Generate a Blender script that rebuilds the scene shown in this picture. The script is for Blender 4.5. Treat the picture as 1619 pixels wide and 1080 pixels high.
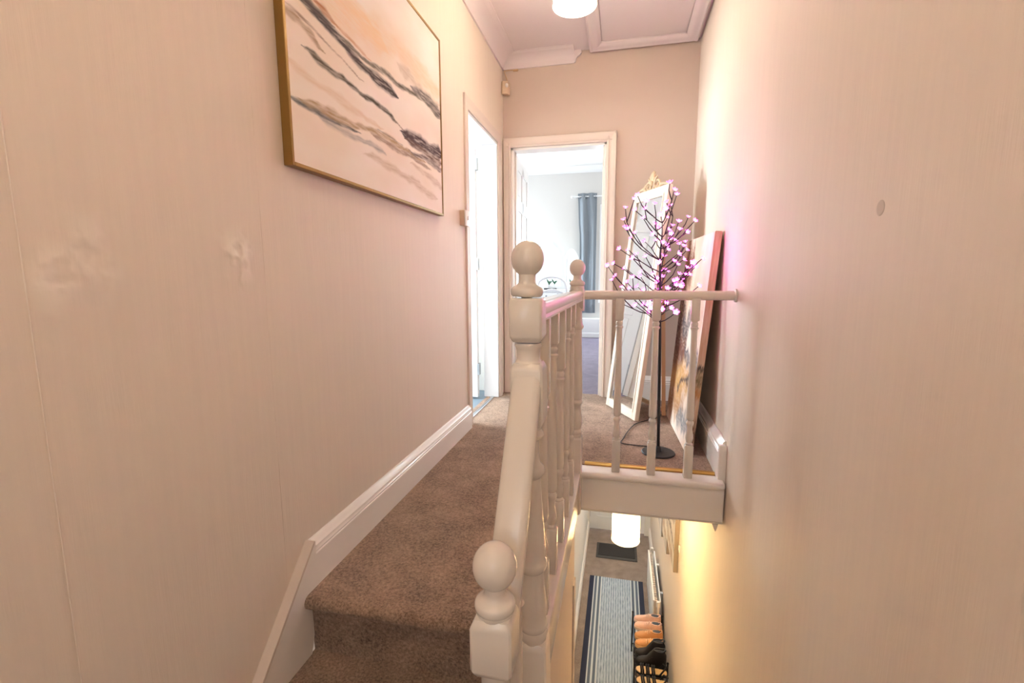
import bpy, bmesh, math, random
from mathutils import Vector, Matrix, noise
random.seed(7)
C = bpy.context.scene.collection
for o in list(bpy.data.objects): bpy.data.objects.remove(o, do_unlink=True)

# ------------------------------------------------------------------ camera, world, light, exposure
OZ = 3.7                      # camera height over the ground floor; the numbers below are measured from the camera
def lin(r, g, b):
    f = lambda c: (c/255/12.92) if c/255 <= .04045 else ((c/255+.055)/1.055)**2.4
    return (f(r), f(g), f(b), 1)
cd = bpy.data.cameras.new('camera'); cam = bpy.data.objects.new('camera', cd); C.objects.link(cam)
cd.sensor_width = 36; cd.lens = 745.6/1619*36; cd.clip_start = .02; cd.clip_end = 60
a, p, r = map(math.radians, (12.87, 7.82, -0.23))
fw = Vector((-math.sin(a)*math.cos(p), math.cos(a)*math.cos(p), -math.sin(p)))
ri = Vector((math.cos(a), math.sin(a), 0)); up = ri.cross(fw)
R_ = math.cos(r)*ri+math.sin(r)*up; U_ = -math.sin(r)*ri+math.cos(r)*up
cam.matrix_world = Matrix(((R_.x, U_.x, -fw.x, 0), (R_.y, U_.y, -fw.y, 0), (R_.z, U_.z, -fw.z, OZ), (0, 0, 0, 1)))
bpy.context.scene.camera = cam
vs = bpy.context.scene.view_settings
vs.view_transform = 'Standard'; vs.look = 'None'; vs.gamma = 1; vs.use_curve_mapping = False
vs.exposure = 1.58
w = bpy.data.worlds.new('overcast_sky'); bpy.context.scene.world = w; w.use_nodes = True
w.node_tree.nodes['Background'].inputs[0].default_value = (.86, .93, 1, 1)
w.node_tree.nodes['Background'].inputs[1].default_value = 1.0
def area(name, loc, target, sx, sy, power, col):
    l = bpy.data.lights.new(name, 'AREA'); l.shape = 'RECTANGLE'; l.size = sx; l.size_y = sy; l.energy = power; l.color = col
    o = bpy.data.objects.new(name, l); C.objects.link(o); o.location = (loc[0], loc[1], loc[2]+OZ)
    o.rotation_euler = (Vector(target)-Vector(loc)).to_track_quat('-Z', 'Y').to_euler(); return o
def point(name, loc, power, col, rad=.04):
    l = bpy.data.lights.new(name, 'POINT'); l.energy = power; l.color = col; l.shadow_soft_size = rad
    o = bpy.data.objects.new(name, l); C.objects.link(o); o.location = (loc[0], loc[1], loc[2]+OZ); return o
# daylight entering at the windows of the bedroom and of the side room, plus added fill
area('bedroom_window_daylight', (.35, 7.60, .35), (.2, 3, -.1), 1.35, 1.5, 19, (.80, .92, 1))
area('bedroom_left_fill', (-2.15, 7.60, .35), (.3, 2.4, -.5), .9, 1.5, 50, (.84, .94, 1))  # fill for the right wall, through a window added out of view
area('side_room_window_daylight', (-3.28, 3.1, .3), (0, 2.9, .0), 1.1, 1.3, 50, (.84, .94, 1))
area('stair_window_daylight', (-.1, -1.36, .45), (0, 2, -.3), .9, 1.0, 1.3, (1, .98, .94))
area('hall_end_fill', (.04, 6.66, -1.38), (.1, 4.6, -3.4), .68, .24, 6, (.95, .98, 1))  # fill for the far hall, from an added unseen fanlight

# ------------------------------------------------------------------ materials
MATS = {}
def mat(name, col, rough=.6, metal=0, bump=0, scale=200, stretch=(1, 1, 1), var=0, varscale=4, emit=None, estr=0, spec=None, coat=0):
    m = bpy.data.materials.new(name); m.use_nodes = True; nt = m.node_tree; b = nt.nodes['Principled BSDF']
    b.inputs['Base Color'].default_value = col; b.inputs['Roughness'].default_value = rough; b.inputs['Metallic'].default_value = metal
    if spec is not None: b.inputs['Specular IOR Level'].default_value = spec
    if coat: b.inputs['Coat Weight'].default_value = coat
    if emit: b.inputs['Emission Color'].default_value = emit; b.inputs['Emission Strength'].default_value = estr
    if bump or var:
        tc = nt.nodes.new('ShaderNodeTexCoord'); mp = nt.nodes.new('ShaderNodeMapping'); mp.inputs['Scale'].default_value = stretch
        nt.links.new(tc.outputs['Object'], mp.inputs[0])
    if bump:
        n = nt.nodes.new('ShaderNodeTexNoise'); n.inputs['Scale'].default_value = scale; n.inputs['Detail'].default_value = 3
        bp = nt.nodes.new('ShaderNodeBump'); bp.inputs['Strength'].default_value = bump; bp.inputs['Distance'].default_value = .002
        nt.links.new(mp.outputs[0], n.inputs['Vector']); nt.links.new(n.outputs['Fac'], bp.inputs['Height']); nt.links.new(bp.outputs[0], b.inputs['Normal'])
    if var:
        n = nt.nodes.new('ShaderNodeTexNoise'); n.inputs['Scale'].default_value = varscale; n.inputs['Detail'].default_value = 5
        cr = nt.nodes.new('ShaderNodeValToRGB')
        cr.color_ramp.elements[0].position = .3; cr.color_ramp.elements[1].position = .7
        cr.color_ramp.elements[0].color = tuple(c*(1-var) for c in col[:3])+(1,)
        cr.color_ramp.elements[1].color = tuple(min(1, c*(1+var)) for c in col[:3])+(1,)
        nt.links.new(mp.outputs[0], n.inputs['Vector']); nt.links.new(n.outputs['Fac'], cr.inputs[0]); nt.links.new(cr.outputs[0], b.inputs['Base Color'])
    MATS[name] = m; return m
WALLC = lin(230, 215, 199)
mat('wall', WALLC, .62, bump=.25, scale=220, stretch=(1, 1, .06), var=.018, varscale=60)
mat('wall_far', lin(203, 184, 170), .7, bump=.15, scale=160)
mat('ceiling', lin(222, 210, 208), .8, bump=.35, scale=60)
mat('trim', lin(244, 237, 229), .28, bump=.12, scale=30)
mat('trim_dull', lin(222, 206, 192), .45, bump=.15, scale=40)
mat('gloss', lin(226, 216, 204), .26, bump=.18, scale=22, coat=.2)
mat('white', lin(238, 240, 242), .35)
mat('white_wall', lin(240, 239, 236), .7, bump=.05, scale=120)
mat('bedroom_wall', lin(217, 215, 212), .7, bump=.05, scale=120)
mat('brass', lin(196, 158, 92), .3, 1)
mat('gold', lin(150, 118, 66), .38, .85, bump=.1, scale=40)
mat('black', lin(28, 26, 28), .45)
mat('branch_brown', lin(44, 28, 36), .6)
mat('steel', lin(170, 172, 176), .35, 1)
mat('dark_gap', lin(60, 52, 46), .8)
mat('plastic_cream', lin(214, 188, 158), .4)
mat('plastic_white', lin(238, 232, 224), .35)
mat('cream_wood', lin(230, 217, 200), .5, var=.06, varscale=14)
mat('tan_wood', lin(206, 170, 128), .5, bump=.15, scale=60, stretch=(1, 1, .2), var=.1, varscale=12)
mat('grey_edge', lin(150, 134, 118), .7)
mat('spot', lin(205, 190, 175), .7)
mat('crest', lin(206, 182, 148), .55, var=.12, varscale=30)
mat('mirror', (.92, .95, .96, 1), .01, 1)
mat('curtain', lin(134, 142, 150), .85, bump=.2, scale=400)
mat('door_mat', lin(52, 50, 50), .95, bump=.8, scale=300, var=.2, varscale=180)
mat('mat_edge', lin(70, 68, 66), .8)
mat('green', lin(70, 110, 84), .6)
mat('glass_bulb', lin(255, 240, 210), .3, emit=(1, .83, .58, 1), estr=30)
def shade_mat(name, col, s, tc=(.95, .88, .76, 1)):
    m = bpy.data.materials.new(name); m.use_nodes = True; nt = m.node_tree; nt.nodes.remove(nt.nodes['Principled BSDF'])
    t = nt.nodes.new('ShaderNodeBsdfTranslucent'); t.inputs[0].default_value = tc
    d = nt.nodes.new('ShaderNodeBsdfDiffuse'); d.inputs[0].default_value = (.9, .85, .76, 1)
    e = nt.nodes.new('ShaderNodeEmission'); e.inputs[0].default_value = col; e.inputs[1].default_value = s
    mx = nt.nodes.new('ShaderNodeMixShader'); mx.inputs[0].default_value = .12
    ad = nt.nodes.new('ShaderNodeAddShader'); out = nt.nodes['Material Output']
    nt.links.new(t.outputs[0], mx.inputs[1]); nt.links.new(d.outputs[0], mx.inputs[2]); nt.links.new(mx.outputs[0], ad.inputs[0]); nt.links.new(e.outputs[0], ad.inputs[1]); nt.links.new(ad.outputs[0], out.inputs[0])
    MATS[name] = m; return m
shade_mat('shade', (1, .80, .48, 1), .55)
shade_mat('shade_landing', (1, .88, .70, 1), 1.8, (.95, .94, .91, 1))
mat('blossom', lin(255, 130, 210), .5, emit=(1, .14, .72, 1), estr=1.1)
mat('blossom_bulb', lin(255, 225, 250), .5, emit=(1, .20, .80, 1), estr=20)
def carpet(name, c0, c1, sc=260):
    m = bpy.data.materials.new(name); m.use_nodes = True; nt = m.node_tree; b = nt.nodes['Principled BSDF']
    tc = nt.nodes.new('ShaderNodeTexCoord')
    n = nt.nodes.new('ShaderNodeTexNoise'); n.inputs['Scale'].default_value = sc; n.inputs['Detail'].default_value = 4; n.inputs['Roughness'].default_value = .75
    n2 = nt.nodes.new('ShaderNodeTexNoise'); n2.inputs['Scale'].default_value = 9; n2.inputs['Detail'].default_value = 4
    mx = nt.nodes.new('ShaderNodeMath'); mx.operation = 'MULTIPLY_ADD'; mx.inputs[1].default_value = .35; 
    cr = nt.nodes.new('ShaderNodeValToRGB'); cr.color_ramp.elements[0].position = .42; cr.color_ramp.elements[1].position = .9
    cr.color_ramp.elements[0].color = c0; cr.color_ramp.elements[1].color = c1
    bp = nt.nodes.new('ShaderNodeBump'); bp.inputs['Strength'].default_value = .9; bp.inputs['Distance'].default_value = .006
    for q in (n, n2): nt.links.new(tc.outputs['Object'], q.inputs['Vector'])
    nt.links.new(n2.outputs['Fac'], mx.inputs[0]); nt.links.new(n.outputs['Fac'], mx.inputs[2]); nt.links.new(mx.outputs[0], cr.inputs[0]); nt.links.new(cr.outputs[0], b.inputs['Base Color'])
    nt.links.new(n.outputs['Fac'], bp.inputs['Height']); nt.links.new(bp.outputs[0], b.inputs['Normal']); b.inputs['Roughness'].default_value = 1; b.inputs['Specular IOR Level'].default_value = .1
    b.inputs['Sheen Weight'].default_value = .15
    MATS[name] = m
carpet('carpet', lin(74, 54, 40), lin(196, 166, 142), 130)
carpet('carpet_hall', lin(96, 84, 76), lin(176, 158, 146), 130)
carpet('carpet_bedroom', lin(88, 80, 96), lin(140, 130, 150), 160)
mat('vinyl', lin(110, 128, 142), .4)
def vcol(name, rough=.6, bump=0):
    m = bpy.data.materials.new(name); m.use_nodes = True; nt = m.node_tree; b = nt.nodes['Principled BSDF']
    at = nt.nodes.new('ShaderNodeAttribute'); at.attribute_name = 'paint'; nt.links.new(at.outputs['Color'], b.inputs['Base Color']); b.inputs['Roughness'].default_value = rough
    MATS[name] = m
vcol('painted_canvas', .7)
# wall material with fine vertical fibres and two blistered patches of old damp on the left wall
def blistered():
    m = MATS['wall'].copy(); m.name = 'wall_left'; nt = m.node_tree; b = nt.nodes['Principled BSDF']
    geo = nt.nodes.new('ShaderNodeNewGeometry'); old = [n for n in nt.nodes if n.type == 'BUMP'][0]
    add = None
    for (y, z, ry, rz) in ((.66, .045+OZ, .085, .10), (1.0, .04+OZ, .07, .075), (.60, .0+OZ, .04, .12), (1.02, .06+OZ, .05, .03)):
        mp = nt.nodes.new('ShaderNodeMapping'); mp.inputs['Location'].default_value = (0, -y/ry, -z/rz); mp.inputs['Scale'].default_value = (0, 1/ry, 1/rz)
        ln = nt.nodes.new('ShaderNodeVectorMath'); ln.operation = 'LENGTH'
        n = nt.nodes.new('ShaderNodeTexNoise'); n.inputs['Scale'].default_value = 9; n.inputs['Detail'].default_value = 1
        sub = nt.nodes.new('ShaderNodeMath'); sub.operation = 'MULTIPLY_ADD'; sub.inputs[1].default_value = 1.6
        mr = nt.nodes.new('ShaderNodeMapRange'); mr.interpolation_type = 'SMOOTHSTEP'; mr.inputs[1].default_value = 1.9; mr.inputs[2].default_value = .9; mr.inputs[3].default_value = 0; mr.inputs[4].default_value = 1
        n2 = nt.nodes.new('ShaderNodeTexNoise'); n2.inputs['Scale'].default_value = 21; n2.inputs['Detail'].default_value = 1.5
        mu = nt.nodes.new('ShaderNodeMath'); mu.operation = 'MULTIPLY'; m2 = nt.nodes.new('ShaderNodeMapRange'); m2.interpolation_type = 'SMOOTHSTEP'; m2.inputs[1].default_value = .36; m2.inputs[2].default_value = .62
        nt.links.new(geo.outputs['Position'], mp.inputs[0]); nt.links.new(mp.outputs[0], ln.inputs[0]); nt.links.new(geo.outputs['Position'], n.inputs['Vector']); nt.links.new(geo.outputs['Position'], n2.inputs['Vector'])
        nt.links.new(n.outputs['Fac'], sub.inputs[0]); nt.links.new(ln.outputs['Value'], sub.inputs[2]); nt.links.new(sub.outputs[0], mr.inputs[0])
        nt.links.new(mr.outputs[0], mu.inputs[0]); nt.links.new(n2.outputs['Fac'], m2.inputs[0]); nt.links.new(m2.outputs[0], mu.inputs[1])
        if add is None: add = mu
        else:
            q = nt.nodes.new('ShaderNodeMath'); nt.links.new(add.outputs[0], q.inputs[0]); nt.links.new(mu.outputs[0], q.inputs[1]); add = q
    bp = nt.nodes.new('ShaderNodeBump'); bp.inputs['Strength'].default_value = .45; bp.inputs['Distance'].default_value = .007
    nt.links.new(add.outputs[0], bp.inputs['Height']); nt.links.new(old.outputs[0], bp.inputs['Normal']); nt.links.new(bp.outputs[0], b.inputs['Normal'])
    src = b.inputs['Base Color'].links[0].from_socket; mc = nt.nodes.new('ShaderNodeMixRGB'); mc.inputs[2].default_value = lin(246, 234, 218)
    hf = nt.nodes.new('ShaderNodeMath'); hf.operation = 'MULTIPLY'; hf.inputs[1].default_value = .55; hf.use_clamp = True
    nt.links.new(add.outputs[0], hf.inputs[0]); nt.links.new(hf.outputs[0], mc.inputs[0]); nt.links.new(src, mc.inputs[1]); nt.links.new(mc.outputs[0], b.inputs['Base Color'])
    MATS['wall_left'] = m
blistered()

# ------------------------------------------------------------------ mesh helpers (camera-origin coordinates)
def new(): return bmesh.new()
def box(bm, x0, x1, y0, y1, z0, z1, bev=0, seg=1):
    vv = [bm.verts.new((x, y, z)) for x in (x0, x1) for y in (y0, y1) for z in (z0, z1)]
    fs = [(0, 1, 3, 2), (4, 6, 7, 5), (0, 4, 5, 1), (2, 3, 7, 6), (0, 2, 6, 4), (1, 5, 7, 3)]
    ff = [bm.faces.new([vv[i] for i in f]) for f in fs]
    if bev:
        ed = list({e for f in ff for e in f.edges}); bmesh.ops.bevel(bm, geom=ed, offset=bev, segments=seg, affect='EDGES', profile=.5)
    return bm
def prism(bm, poly, axis, a, b):
    """poly in the two other axes, extruded along axis from a to b"""
    def mk(u, v, t):
        return {'x': (t, u, v), 'y': (u, t, v), 'z': (u, v, t)}[axis]
    A = [bm.verts.new(mk(u, v, a)) for u, v in poly]; B = [bm.verts.new(mk(u, v, b)) for u, v in poly]; n = len(poly)
    bm.faces.new(A[::-1]); bm.faces.new(B)
    for i in range(n): bm.faces.new((A[i], A[(i+1) % n], B[(i+1) % n], B[i]))
    return bm
def lathe(bm, prof, seg=24, c=(0, 0, 0), lean=(0, 0)):
    rings = []
    for rr, z in prof:
        rings.append([bm.verts.new((c[0]+lean[0]*z+rr*math.cos(2*math.pi*i/seg), c[1]+lean[1]*z+rr*math.sin(2*math.pi*i/seg), c[2]+z)) for i in range(seg)])
    for A, B in zip(rings, rings[1:]):
        for i in range(seg): bm.faces.new((A[i], A[(i+1) % seg], B[(i+1) % seg], B[i]))
    bm.faces.new(rings[0][::-1]); bm.faces.new(rings[-1]); return bm
def tube(bm, pts, rad, seg=6):
    pts = [Vector(q) for q in pts]; n = len(pts); rads = rad if isinstance(rad, (list, tuple)) else [rad]*n
    rings = []; ref = None
    for i, q in enumerate(pts):
        t = (pts[min(i+1, n-1)]-pts[max(i-1, 0)]).normalized()
        if ref is None: ref = t.orthogonal().normalized()
        ref = (ref-t*ref.dot(t)); ref = ref.normalized() if ref.length > 1e-5 else t.orthogonal().normalized()
        bi = t.cross(ref)
        rings.append([bm.verts.new(q+rads[i]*(math.cos(2*math.pi*k/seg)*ref+math.sin(2*math.pi*k/seg)*bi)) for k in range(seg)])
    for A, B in zip(rings, rings[1:]):
        for k in range(seg): bm.faces.new((A[k], A[(k+1) % seg], B[(k+1) % seg], B[k]))
    bm.faces.new(rings[0][::-1]); bm.faces.new(rings[-1]); return bm
def sweep(bm, prof, p0, p1, side, upv):
    """straight extrusion of a profile (s,t) along p0->p1"""
    p0, p1, side, upv = map(Vector, (p0, p1, side, upv))
    A = [bm.verts.new(p0+side*s+upv*t) for s, t in prof]; B = [bm.verts.new(p1+side*s+upv*t) for s, t in prof]; n = len(prof)
    bm.faces.new(A[::-1]); bm.faces.new(B)
    for i in range(n): bm.faces.new((A[i], A[(i+1) % n], B[(i+1) % n], B[i]))
    return bm
def ball(bm, c, r, sx=1, sy=1, sz=1, u=12, v=8):
    M = Matrix.Translation(c) @ Matrix.Diagonal((r*sx, r*sy, r*sz, 1)); bmesh.ops.create_uvsphere(bm, u_segments=u, v_segments=v, radius=1, matrix=M); return bm
def finish(name, bm, m, smooth, angle=40):
    bmesh.ops.recalc_face_normals(bm, faces=bm.faces)
    me = bpy.data.meshes.new(name); bm.to_mesh(me); bm.free()
    me.materials.append(MATS[m] if isinstance(m, str) else m)
    if smooth:
        me.shade_smooth()
        try: me.set_sharp_from_angle(angle=math.radians(angle))
        except Exception: pass
    return me
def props(o, label=None, cat=None, group=None, kind=None):
    for k, v in (('label', label), ('category', cat), ('group', group), ('kind', kind)):
        if v: o[k] = v
    return o
def solo(name, bm, m, label=None, cat=None, group=None, kind=None, smooth=True, angle=40):
    """one mesh thing, built in camera-origin coordinates; origin moved to its base"""
    xs = [v.co for v in bm.verts]; lo = [min(v[i] for v in xs) for i in range(3)]; hi = [max(v[i] for v in xs) for i in range(3)]
    c = Vector(((lo[0]+hi[0])/2, (lo[1]+hi[1])/2, lo[2]))
    for v in bm.verts: v.co -= c
    o = bpy.data.objects.new(name, finish(name, bm, m, smooth, angle)); C.objects.link(o); o.location = c+Vector((0, 0, OZ))
    return props(o, label, cat, group, kind)
def struct(name, bm, m, label=None, smooth=False): return solo(name, bm, m, label, None, None, 'structure', smooth)
def thing(name, label, cat, loc, rz=0, group=None, kind=None):
    o = bpy.data.objects.new(name, None); C.objects.link(o); o.empty_display_size = .05
    o.location = (loc[0], loc[1], loc[2]+OZ); o.rotation_euler = (0, 0, rz); return props(o, label, cat, group, kind)
def wpos(o):
    """world position of an unrotated chain, in camera-origin coordinates"""
    v = Vector((0, 0, 0))
    while o is not None: v = v+o.location; o = o.parent
    return v-Vector((0, 0, OZ))
def part(name, bm, m, parent, local=False, smooth=True, angle=40, label=None, kind=None):
    """a part; camera-origin coordinates unless local"""
    if not local:
        b = wpos(parent)
        for v in bm.verts: v.co -= b
    o = bpy.data.objects.new(name, finish(name, bm, m, smooth, angle)); C.objects.link(o); o.parent = parent
    return props(o, label, None, None, kind)
def inst(o, parent, loc, rz=0):
    c = o.copy(); C.objects.link(c); c.parent = parent; c.location = loc; c.rotation_euler = (0, 0, rz); return c
def copy_tree(o, parent=None):
    c = o.copy(); C.objects.link(c); c.parent = parent
    for ch in list(o.children): copy_tree(ch, c)
    return c

# ------------------------------------------------------------------ setting: sizes
XL, XR, YF, FZ, CZ, GZ, HZ = -.93, .51, 3.78, -.96, 1.66, -3.7, -1.56   # left wall, right wall, far wall, landing, ceiling, hall floor, half landing
XH, YD = -.37, 6.60                                                    # hall's left wall, front door wall
XS = -.175                                                             # well side of the landing edge
YA = 2.26                                                              # front face of the apron over the hall

# floors
b = new(); prism(b, [(XL-.1, 1.19), (XS-.02, 1.19), (XS-.02, YA+.09), (XR, YA+.09), (XR, YF+.06), (XL-.1, YF+.06)], 'z', FZ-.15, FZ)
struct('floor_landing', b, 'carpet', 'brown flecked carpet on the upstairs landing')
b = new(); box(b, XL-.1, XR, -1.5, .45, HZ-.15, HZ); box(b, XL-.1, XS-.02, .45, .83, HZ-.15, HZ)
struct('floor_half_landing', b, 'carpet', 'brown carpet on the lower half landing')
b = new(); box(b, XH-.15, XR+.1, .4, YD+.1, GZ-.1, GZ); struct('floor_hall', b, 'carpet_hall', 'grey brown carpet in the downstairs hall')
b = new(); box(b, -2.9, 1.5, YF+.06, 7.8, FZ-.1, FZ-.002); struct('floor_bedroom', b, 'carpet_bedroom', 'mauve grey carpet in the bedroom')
b = new(); box(b, -3.4, XL-.1, 2.0, YF+.12, FZ-.1, FZ-.004); struct('floor_side_room', b, 'vinyl', 'blue grey floor in the side room')
# ceilings
b = new(); box(b, XL-.1, XR+.1, -1.5, YF+.06, CZ, CZ+.1); struct('ceiling', b, 'ceiling', 'pinkish white landing ceiling')
b = new(); box(b, XH-.1, XR+.1, YA+.031, YD+.1, -1.164, -1.10); struct('ceiling_hall', b, 'white_wall', 'white ceiling of the downstairs hall')
b = new(); box(b, -2.9, 1.5, YF+.06, 7.8, CZ+.02, CZ+.1); struct('ceiling_bedroom', b, 'bedroom_wall', 'white bedroom ceiling')
b = new(); box(b, -3.4, XL-.1, 2.0, YF+.12, CZ, CZ+.1); struct('ceiling_side_room', b, 'white_wall', 'white side room ceiling')

# left wall with its doorway, hung with wallpaper drops
DY0, DY1, DT = 2.87, 3.60, 1.00
wl = thing('wall_left', 'beige wallpapered wall along the landing', None, (XL-.06, 1.2, HZ), kind='structure')
b = new(); box(b, XL-.12, XL, -1.5, DY0, HZ-.1, CZ+.05); box(b, XL-.12, XL, DY1, YF+.12, HZ-.1, CZ+.05); box(b, XL-.12, XL, DY0, DY1, DT, CZ+.05)
part('plaster', b, 'wall', wl, smooth=False)
seams = [-1.5, -1.016, -.488, .04, .568, 1.096, 1.624, 2.152, 2.68, DY0-.005]
for i, (s0, s1) in enumerate(zip(seams, seams[1:])):
    t = .0012
    b = new(); box(b, XL, XL+t, s0, s1, HZ, CZ-.02)
    if i in (3, 4): tube(b, [(XL+t, s1-.001, HZ), (XL+t, s1, 0), (XL+t, s1-.001, CZ-.02)], .0014 if i == 3 else .0007, 6)
    part('wallpaper_drop', b, 'wall_left', wl)
# right wall
wr = thing('wall_right', 'tall cream wallpapered wall beside the stairwell', None, (XR+.06, 2.5, GZ), kind='structure')
b = new(); box(b, XR, XR+.12, -1.5, YD+.1, GZ-.1, CZ+.05); part('plaster', b, 'wall', wr, smooth=False)
k = 0; y = -1.45
while y < YF:
    y1 = min(y+.53, YF); b = new(); t = .0012
    box(b, XR-t, XR, y, y1, -1.16 if y > YA-.1 else -3.2, CZ); part('wallpaper_drop', b, 'wall', wr); y += .53; k += 1
# far wall with the bedroom doorway
BX0, BX1, BT = -.865, -.125, 1.00
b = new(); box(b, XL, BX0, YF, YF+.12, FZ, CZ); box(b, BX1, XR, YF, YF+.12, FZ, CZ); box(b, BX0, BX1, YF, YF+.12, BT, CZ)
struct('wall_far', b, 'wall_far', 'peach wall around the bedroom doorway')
# wall behind the photographer, with the stair window
b = new(); box(b, XL, -.58, -1.5, -1.42, HZ, CZ); box(b, .38, XR, -1.5, -1.42, HZ, CZ); box(b, -.58, .38, -1.5, -1.42, .98, CZ); box(b, -.58, .38, -1.5, -1.42, HZ, -.08)
struct('wall_back', b, 'wall', 'cream wall behind the half landing')
# wall below the landing edge, and the hall walls
b = new(); box(b, XS-.06, XS-.004, .45, 2.10, GZ, -1.12); struct('wall_stair_side', b, 'wall', 'cream wall under the landing string')
b = new(); box(b, XH-.12, XH, 2.0, YD+.1, GZ, -1.12); struct('wall_hall_left', b, 'white_wall', 'white left wall of the downstairs hall')
b = new(); box(b, XH, XS-.06, 2.0, 2.10, GZ, -1.12); struct('wall_hall_return', b, 'white_wall', 'white return of the hall wall')
b = new(); box(b, XH, XR, YD, YD+.12, -1.26, -1.12); box(b, XH, -.345, YD, YD+.12, GZ, -1.26); box(b, .43, XR, YD, YD+.12, GZ, -1.26); box(b, -.345, .43, YD, YD+.12, -1.575, -1.52); struct('wall_hall_end', b, 'white_wall', 'white wall around the front door')
b = new(); box(b, XS-.012, XS+.004, 2.035, 2.105, GZ, -1.43, .002); struct('trim_1', b, 'trim_dull', 'wooden corner strip at the end of the stair wall')
# bedroom and side room shells
WX0, WX1, WZ0, WZ1 = -.34, 1.05, -.42, 1.12
b = new(); Y0, Y1 = 7.66, 7.80
box(b, -2.9, -2.62, Y0, Y1, FZ, CZ+.02); box(b, -1.68, WX0, Y0, Y1, FZ, CZ+.02); box(b, -2.62, -1.68, Y0, Y1, FZ, WZ0); box(b, -2.62, -1.68, Y0, Y1, WZ1, CZ+.02); box(b, WX1, 1.5, Y0, Y1, FZ, CZ+.02); box(b, WX0, WX1, Y0, Y1, FZ, WZ0); box(b, WX0, WX1, Y0, Y1, WZ1, CZ+.02)
struct('wall_bedroom_back', b, 'bedroom_wall', 'white bedroom wall behind the dressing table')
b = new(); box(b, -2.9, -2.8, YF+.12, 7.7, FZ, CZ); struct('wall_bedroom_left', b, 'bedroom_wall', 'white left wall of the bedroom')
b = new(); box(b, 1.4, 1.5, YF+.12, 7.7, FZ, CZ); struct('wall_bedroom_right', b, 'bedroom_wall', 'white right wall of the bedroom')
b = new(); box(b, -2.9, XL-.12, YF+.12, YF+.22, FZ, CZ); box(b, XR+.12, 1.5, YF+.12, YF+.22, FZ, CZ); struct('wall_bedroom_front', b, 'bedroom_wall', 'white wall beside the bedroom door')
b = new(); box(b, -3.4, XL-.12, YF, YF+.12, FZ, CZ); box(b, -3.4, XL-.12, 1.95, 2.05, FZ, CZ)
for q in ((1.95, 2.5, FZ, CZ), (3.7, 3.9, FZ, CZ), (2.5, 3.7, FZ, -.4), (2.5, 3.7, 1.0, CZ)): box(b, -3.4, -3.3, *q)
struct('wall_side_room', b, 'white_wall', 'white walls of the side room')
def window(name, label, ax, c, u0, u1, z0, z1):
    t = thing(name, label, None, ((u0+u1)/2, c, z0) if ax == 'y' else (c, (u0+u1)/2, z0), kind='structure')
    def bx(u0, u1, z0, z1, d0, d1):
        b = new(); box(b, *((u0, u1, c+d0, c+d1) if ax == 'y' else (c+d0, c+d1, u0, u1)), z0, z1, .003); return b
    b = bx(u0, u0+.05, z0, z1, -.03, .03)
    part('window_frame', b, 'white', t)
    for q in ((u1-.05, u1, z0, z1), (u0+.05, u1-.05, z0, z0+.05), (u0+.05, u1-.05, z1-.05, z1), ((u0+u1)/2-.025, (u0+u1)/2+.025, z0+.05, z1-.05)):
        part('window_frame', bx(*q, -.03, .03), 'white', t)
    return t
window('window_1', 'white framed bedroom window beside the grey curtain', 'y', 7.72, WX0, WX1, WZ0, WZ1)
window('window_4', 'white framed added second bedroom window left of the dressing table', 'y', 7.72, -2.62, -1.68, WZ0, WZ1)  # unseen window, added so more light reaches the right wall
window('window_2', 'white framed window of the side room', 'x', -3.35, 2.5, 3.7, -.4, 1.0)
window('window_3', 'white framed window behind the half landing', 'y', -1.46, -.58, .38, -.08, .98)

window('window_5', 'small added fanlight over the front door', 'y', YD+.05, -.345, .43, -1.52, -1.26)  # unseen fanlight, added to light the end of the hall
# cornices
def cove(n=7, d=.115, h=.085):
    pr = [(0, 0), (.012, 0)]
    for i in range(n+1):
        t = math.pi/2*i/n; pr.append((.012+(d-.03)*(1-math.cos(t)), .008+(h-.016)*math.sin(t)))
    return pr+[(d-.012, h-.004), (d, h-.004), (d, h), (0, h)]
b = new(); sweep(b, cove(), (XL, -1.42, CZ-.085), (XL, YF, CZ-.085), (1, 0, 0), (0, 0, 1)); struct('trim_2', b, 'ceiling', 'plaster cornice along the left wall', True)
b = new(); sweep(b, cove(), (XL, YF, CZ-.085), (-.375, YF, CZ-.085), (0, -1, 0), (0, 0, 1))
prism(b, [(-.376, CZ-.084), (-.368, CZ-.080), (-.364, CZ-.06), (-.355, CZ-.045), (-.335, CZ-.035), (-.325, CZ-.02), (-.325, CZ), (-.376, CZ)], 'y', YF-.02, YF)
struct('trim_3', b, 'ceiling', 'short plaster cornice over the bedroom door, cut off at the hatch', True)
b = new(); sweep(b, cove(), (-2.8, 7.66, CZ-.065), (1.4, 7.66, CZ-.065), (0, -1, 0), (0, 0, 1)); struct('trim_4', b, 'white', 'white cornice in the bedroom', True)

# loft hatch in the ceiling
lh = thing('loft_hatch', 'loft hatch with moulded pink white frame in the ceiling corner', 'hatch', (.1, 3.2, CZ-.03))
hx0, hx1, hy0, hy1 = -.262, .485, 2.72, 3.755
pr = [(0, 0), (0, -.03), (.012, -.034), (.03, -.026), (.05, -.03), (.068, -.022), (.085, -.012), (.085, 0)]
b = new()
for (p0, p1, sd) in (((hx0, hy0, CZ), (hx0, hy1, CZ), (1, 0, 0)), ((hx1, hy0, CZ), (hx1, hy1, CZ), (-1, 0, 0)), ((hx0, hy1, CZ), (hx1, hy1, CZ), (0, -1, 0)), ((hx0, hy0, CZ), (hx1, hy0, CZ), (0, 1, 0))):
    b = new(); sweep(b, pr, p0, p1, sd, (0, 0, 1)); part('frame_moulding', b, 'ceiling', lh)
b = new(); box(b, hx0+.09, hx1-.09, hy0+.09, hy1-.09, CZ-.004, CZ-.0005, .001); part('hatch_panel', b, 'ceiling', lh)

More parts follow.
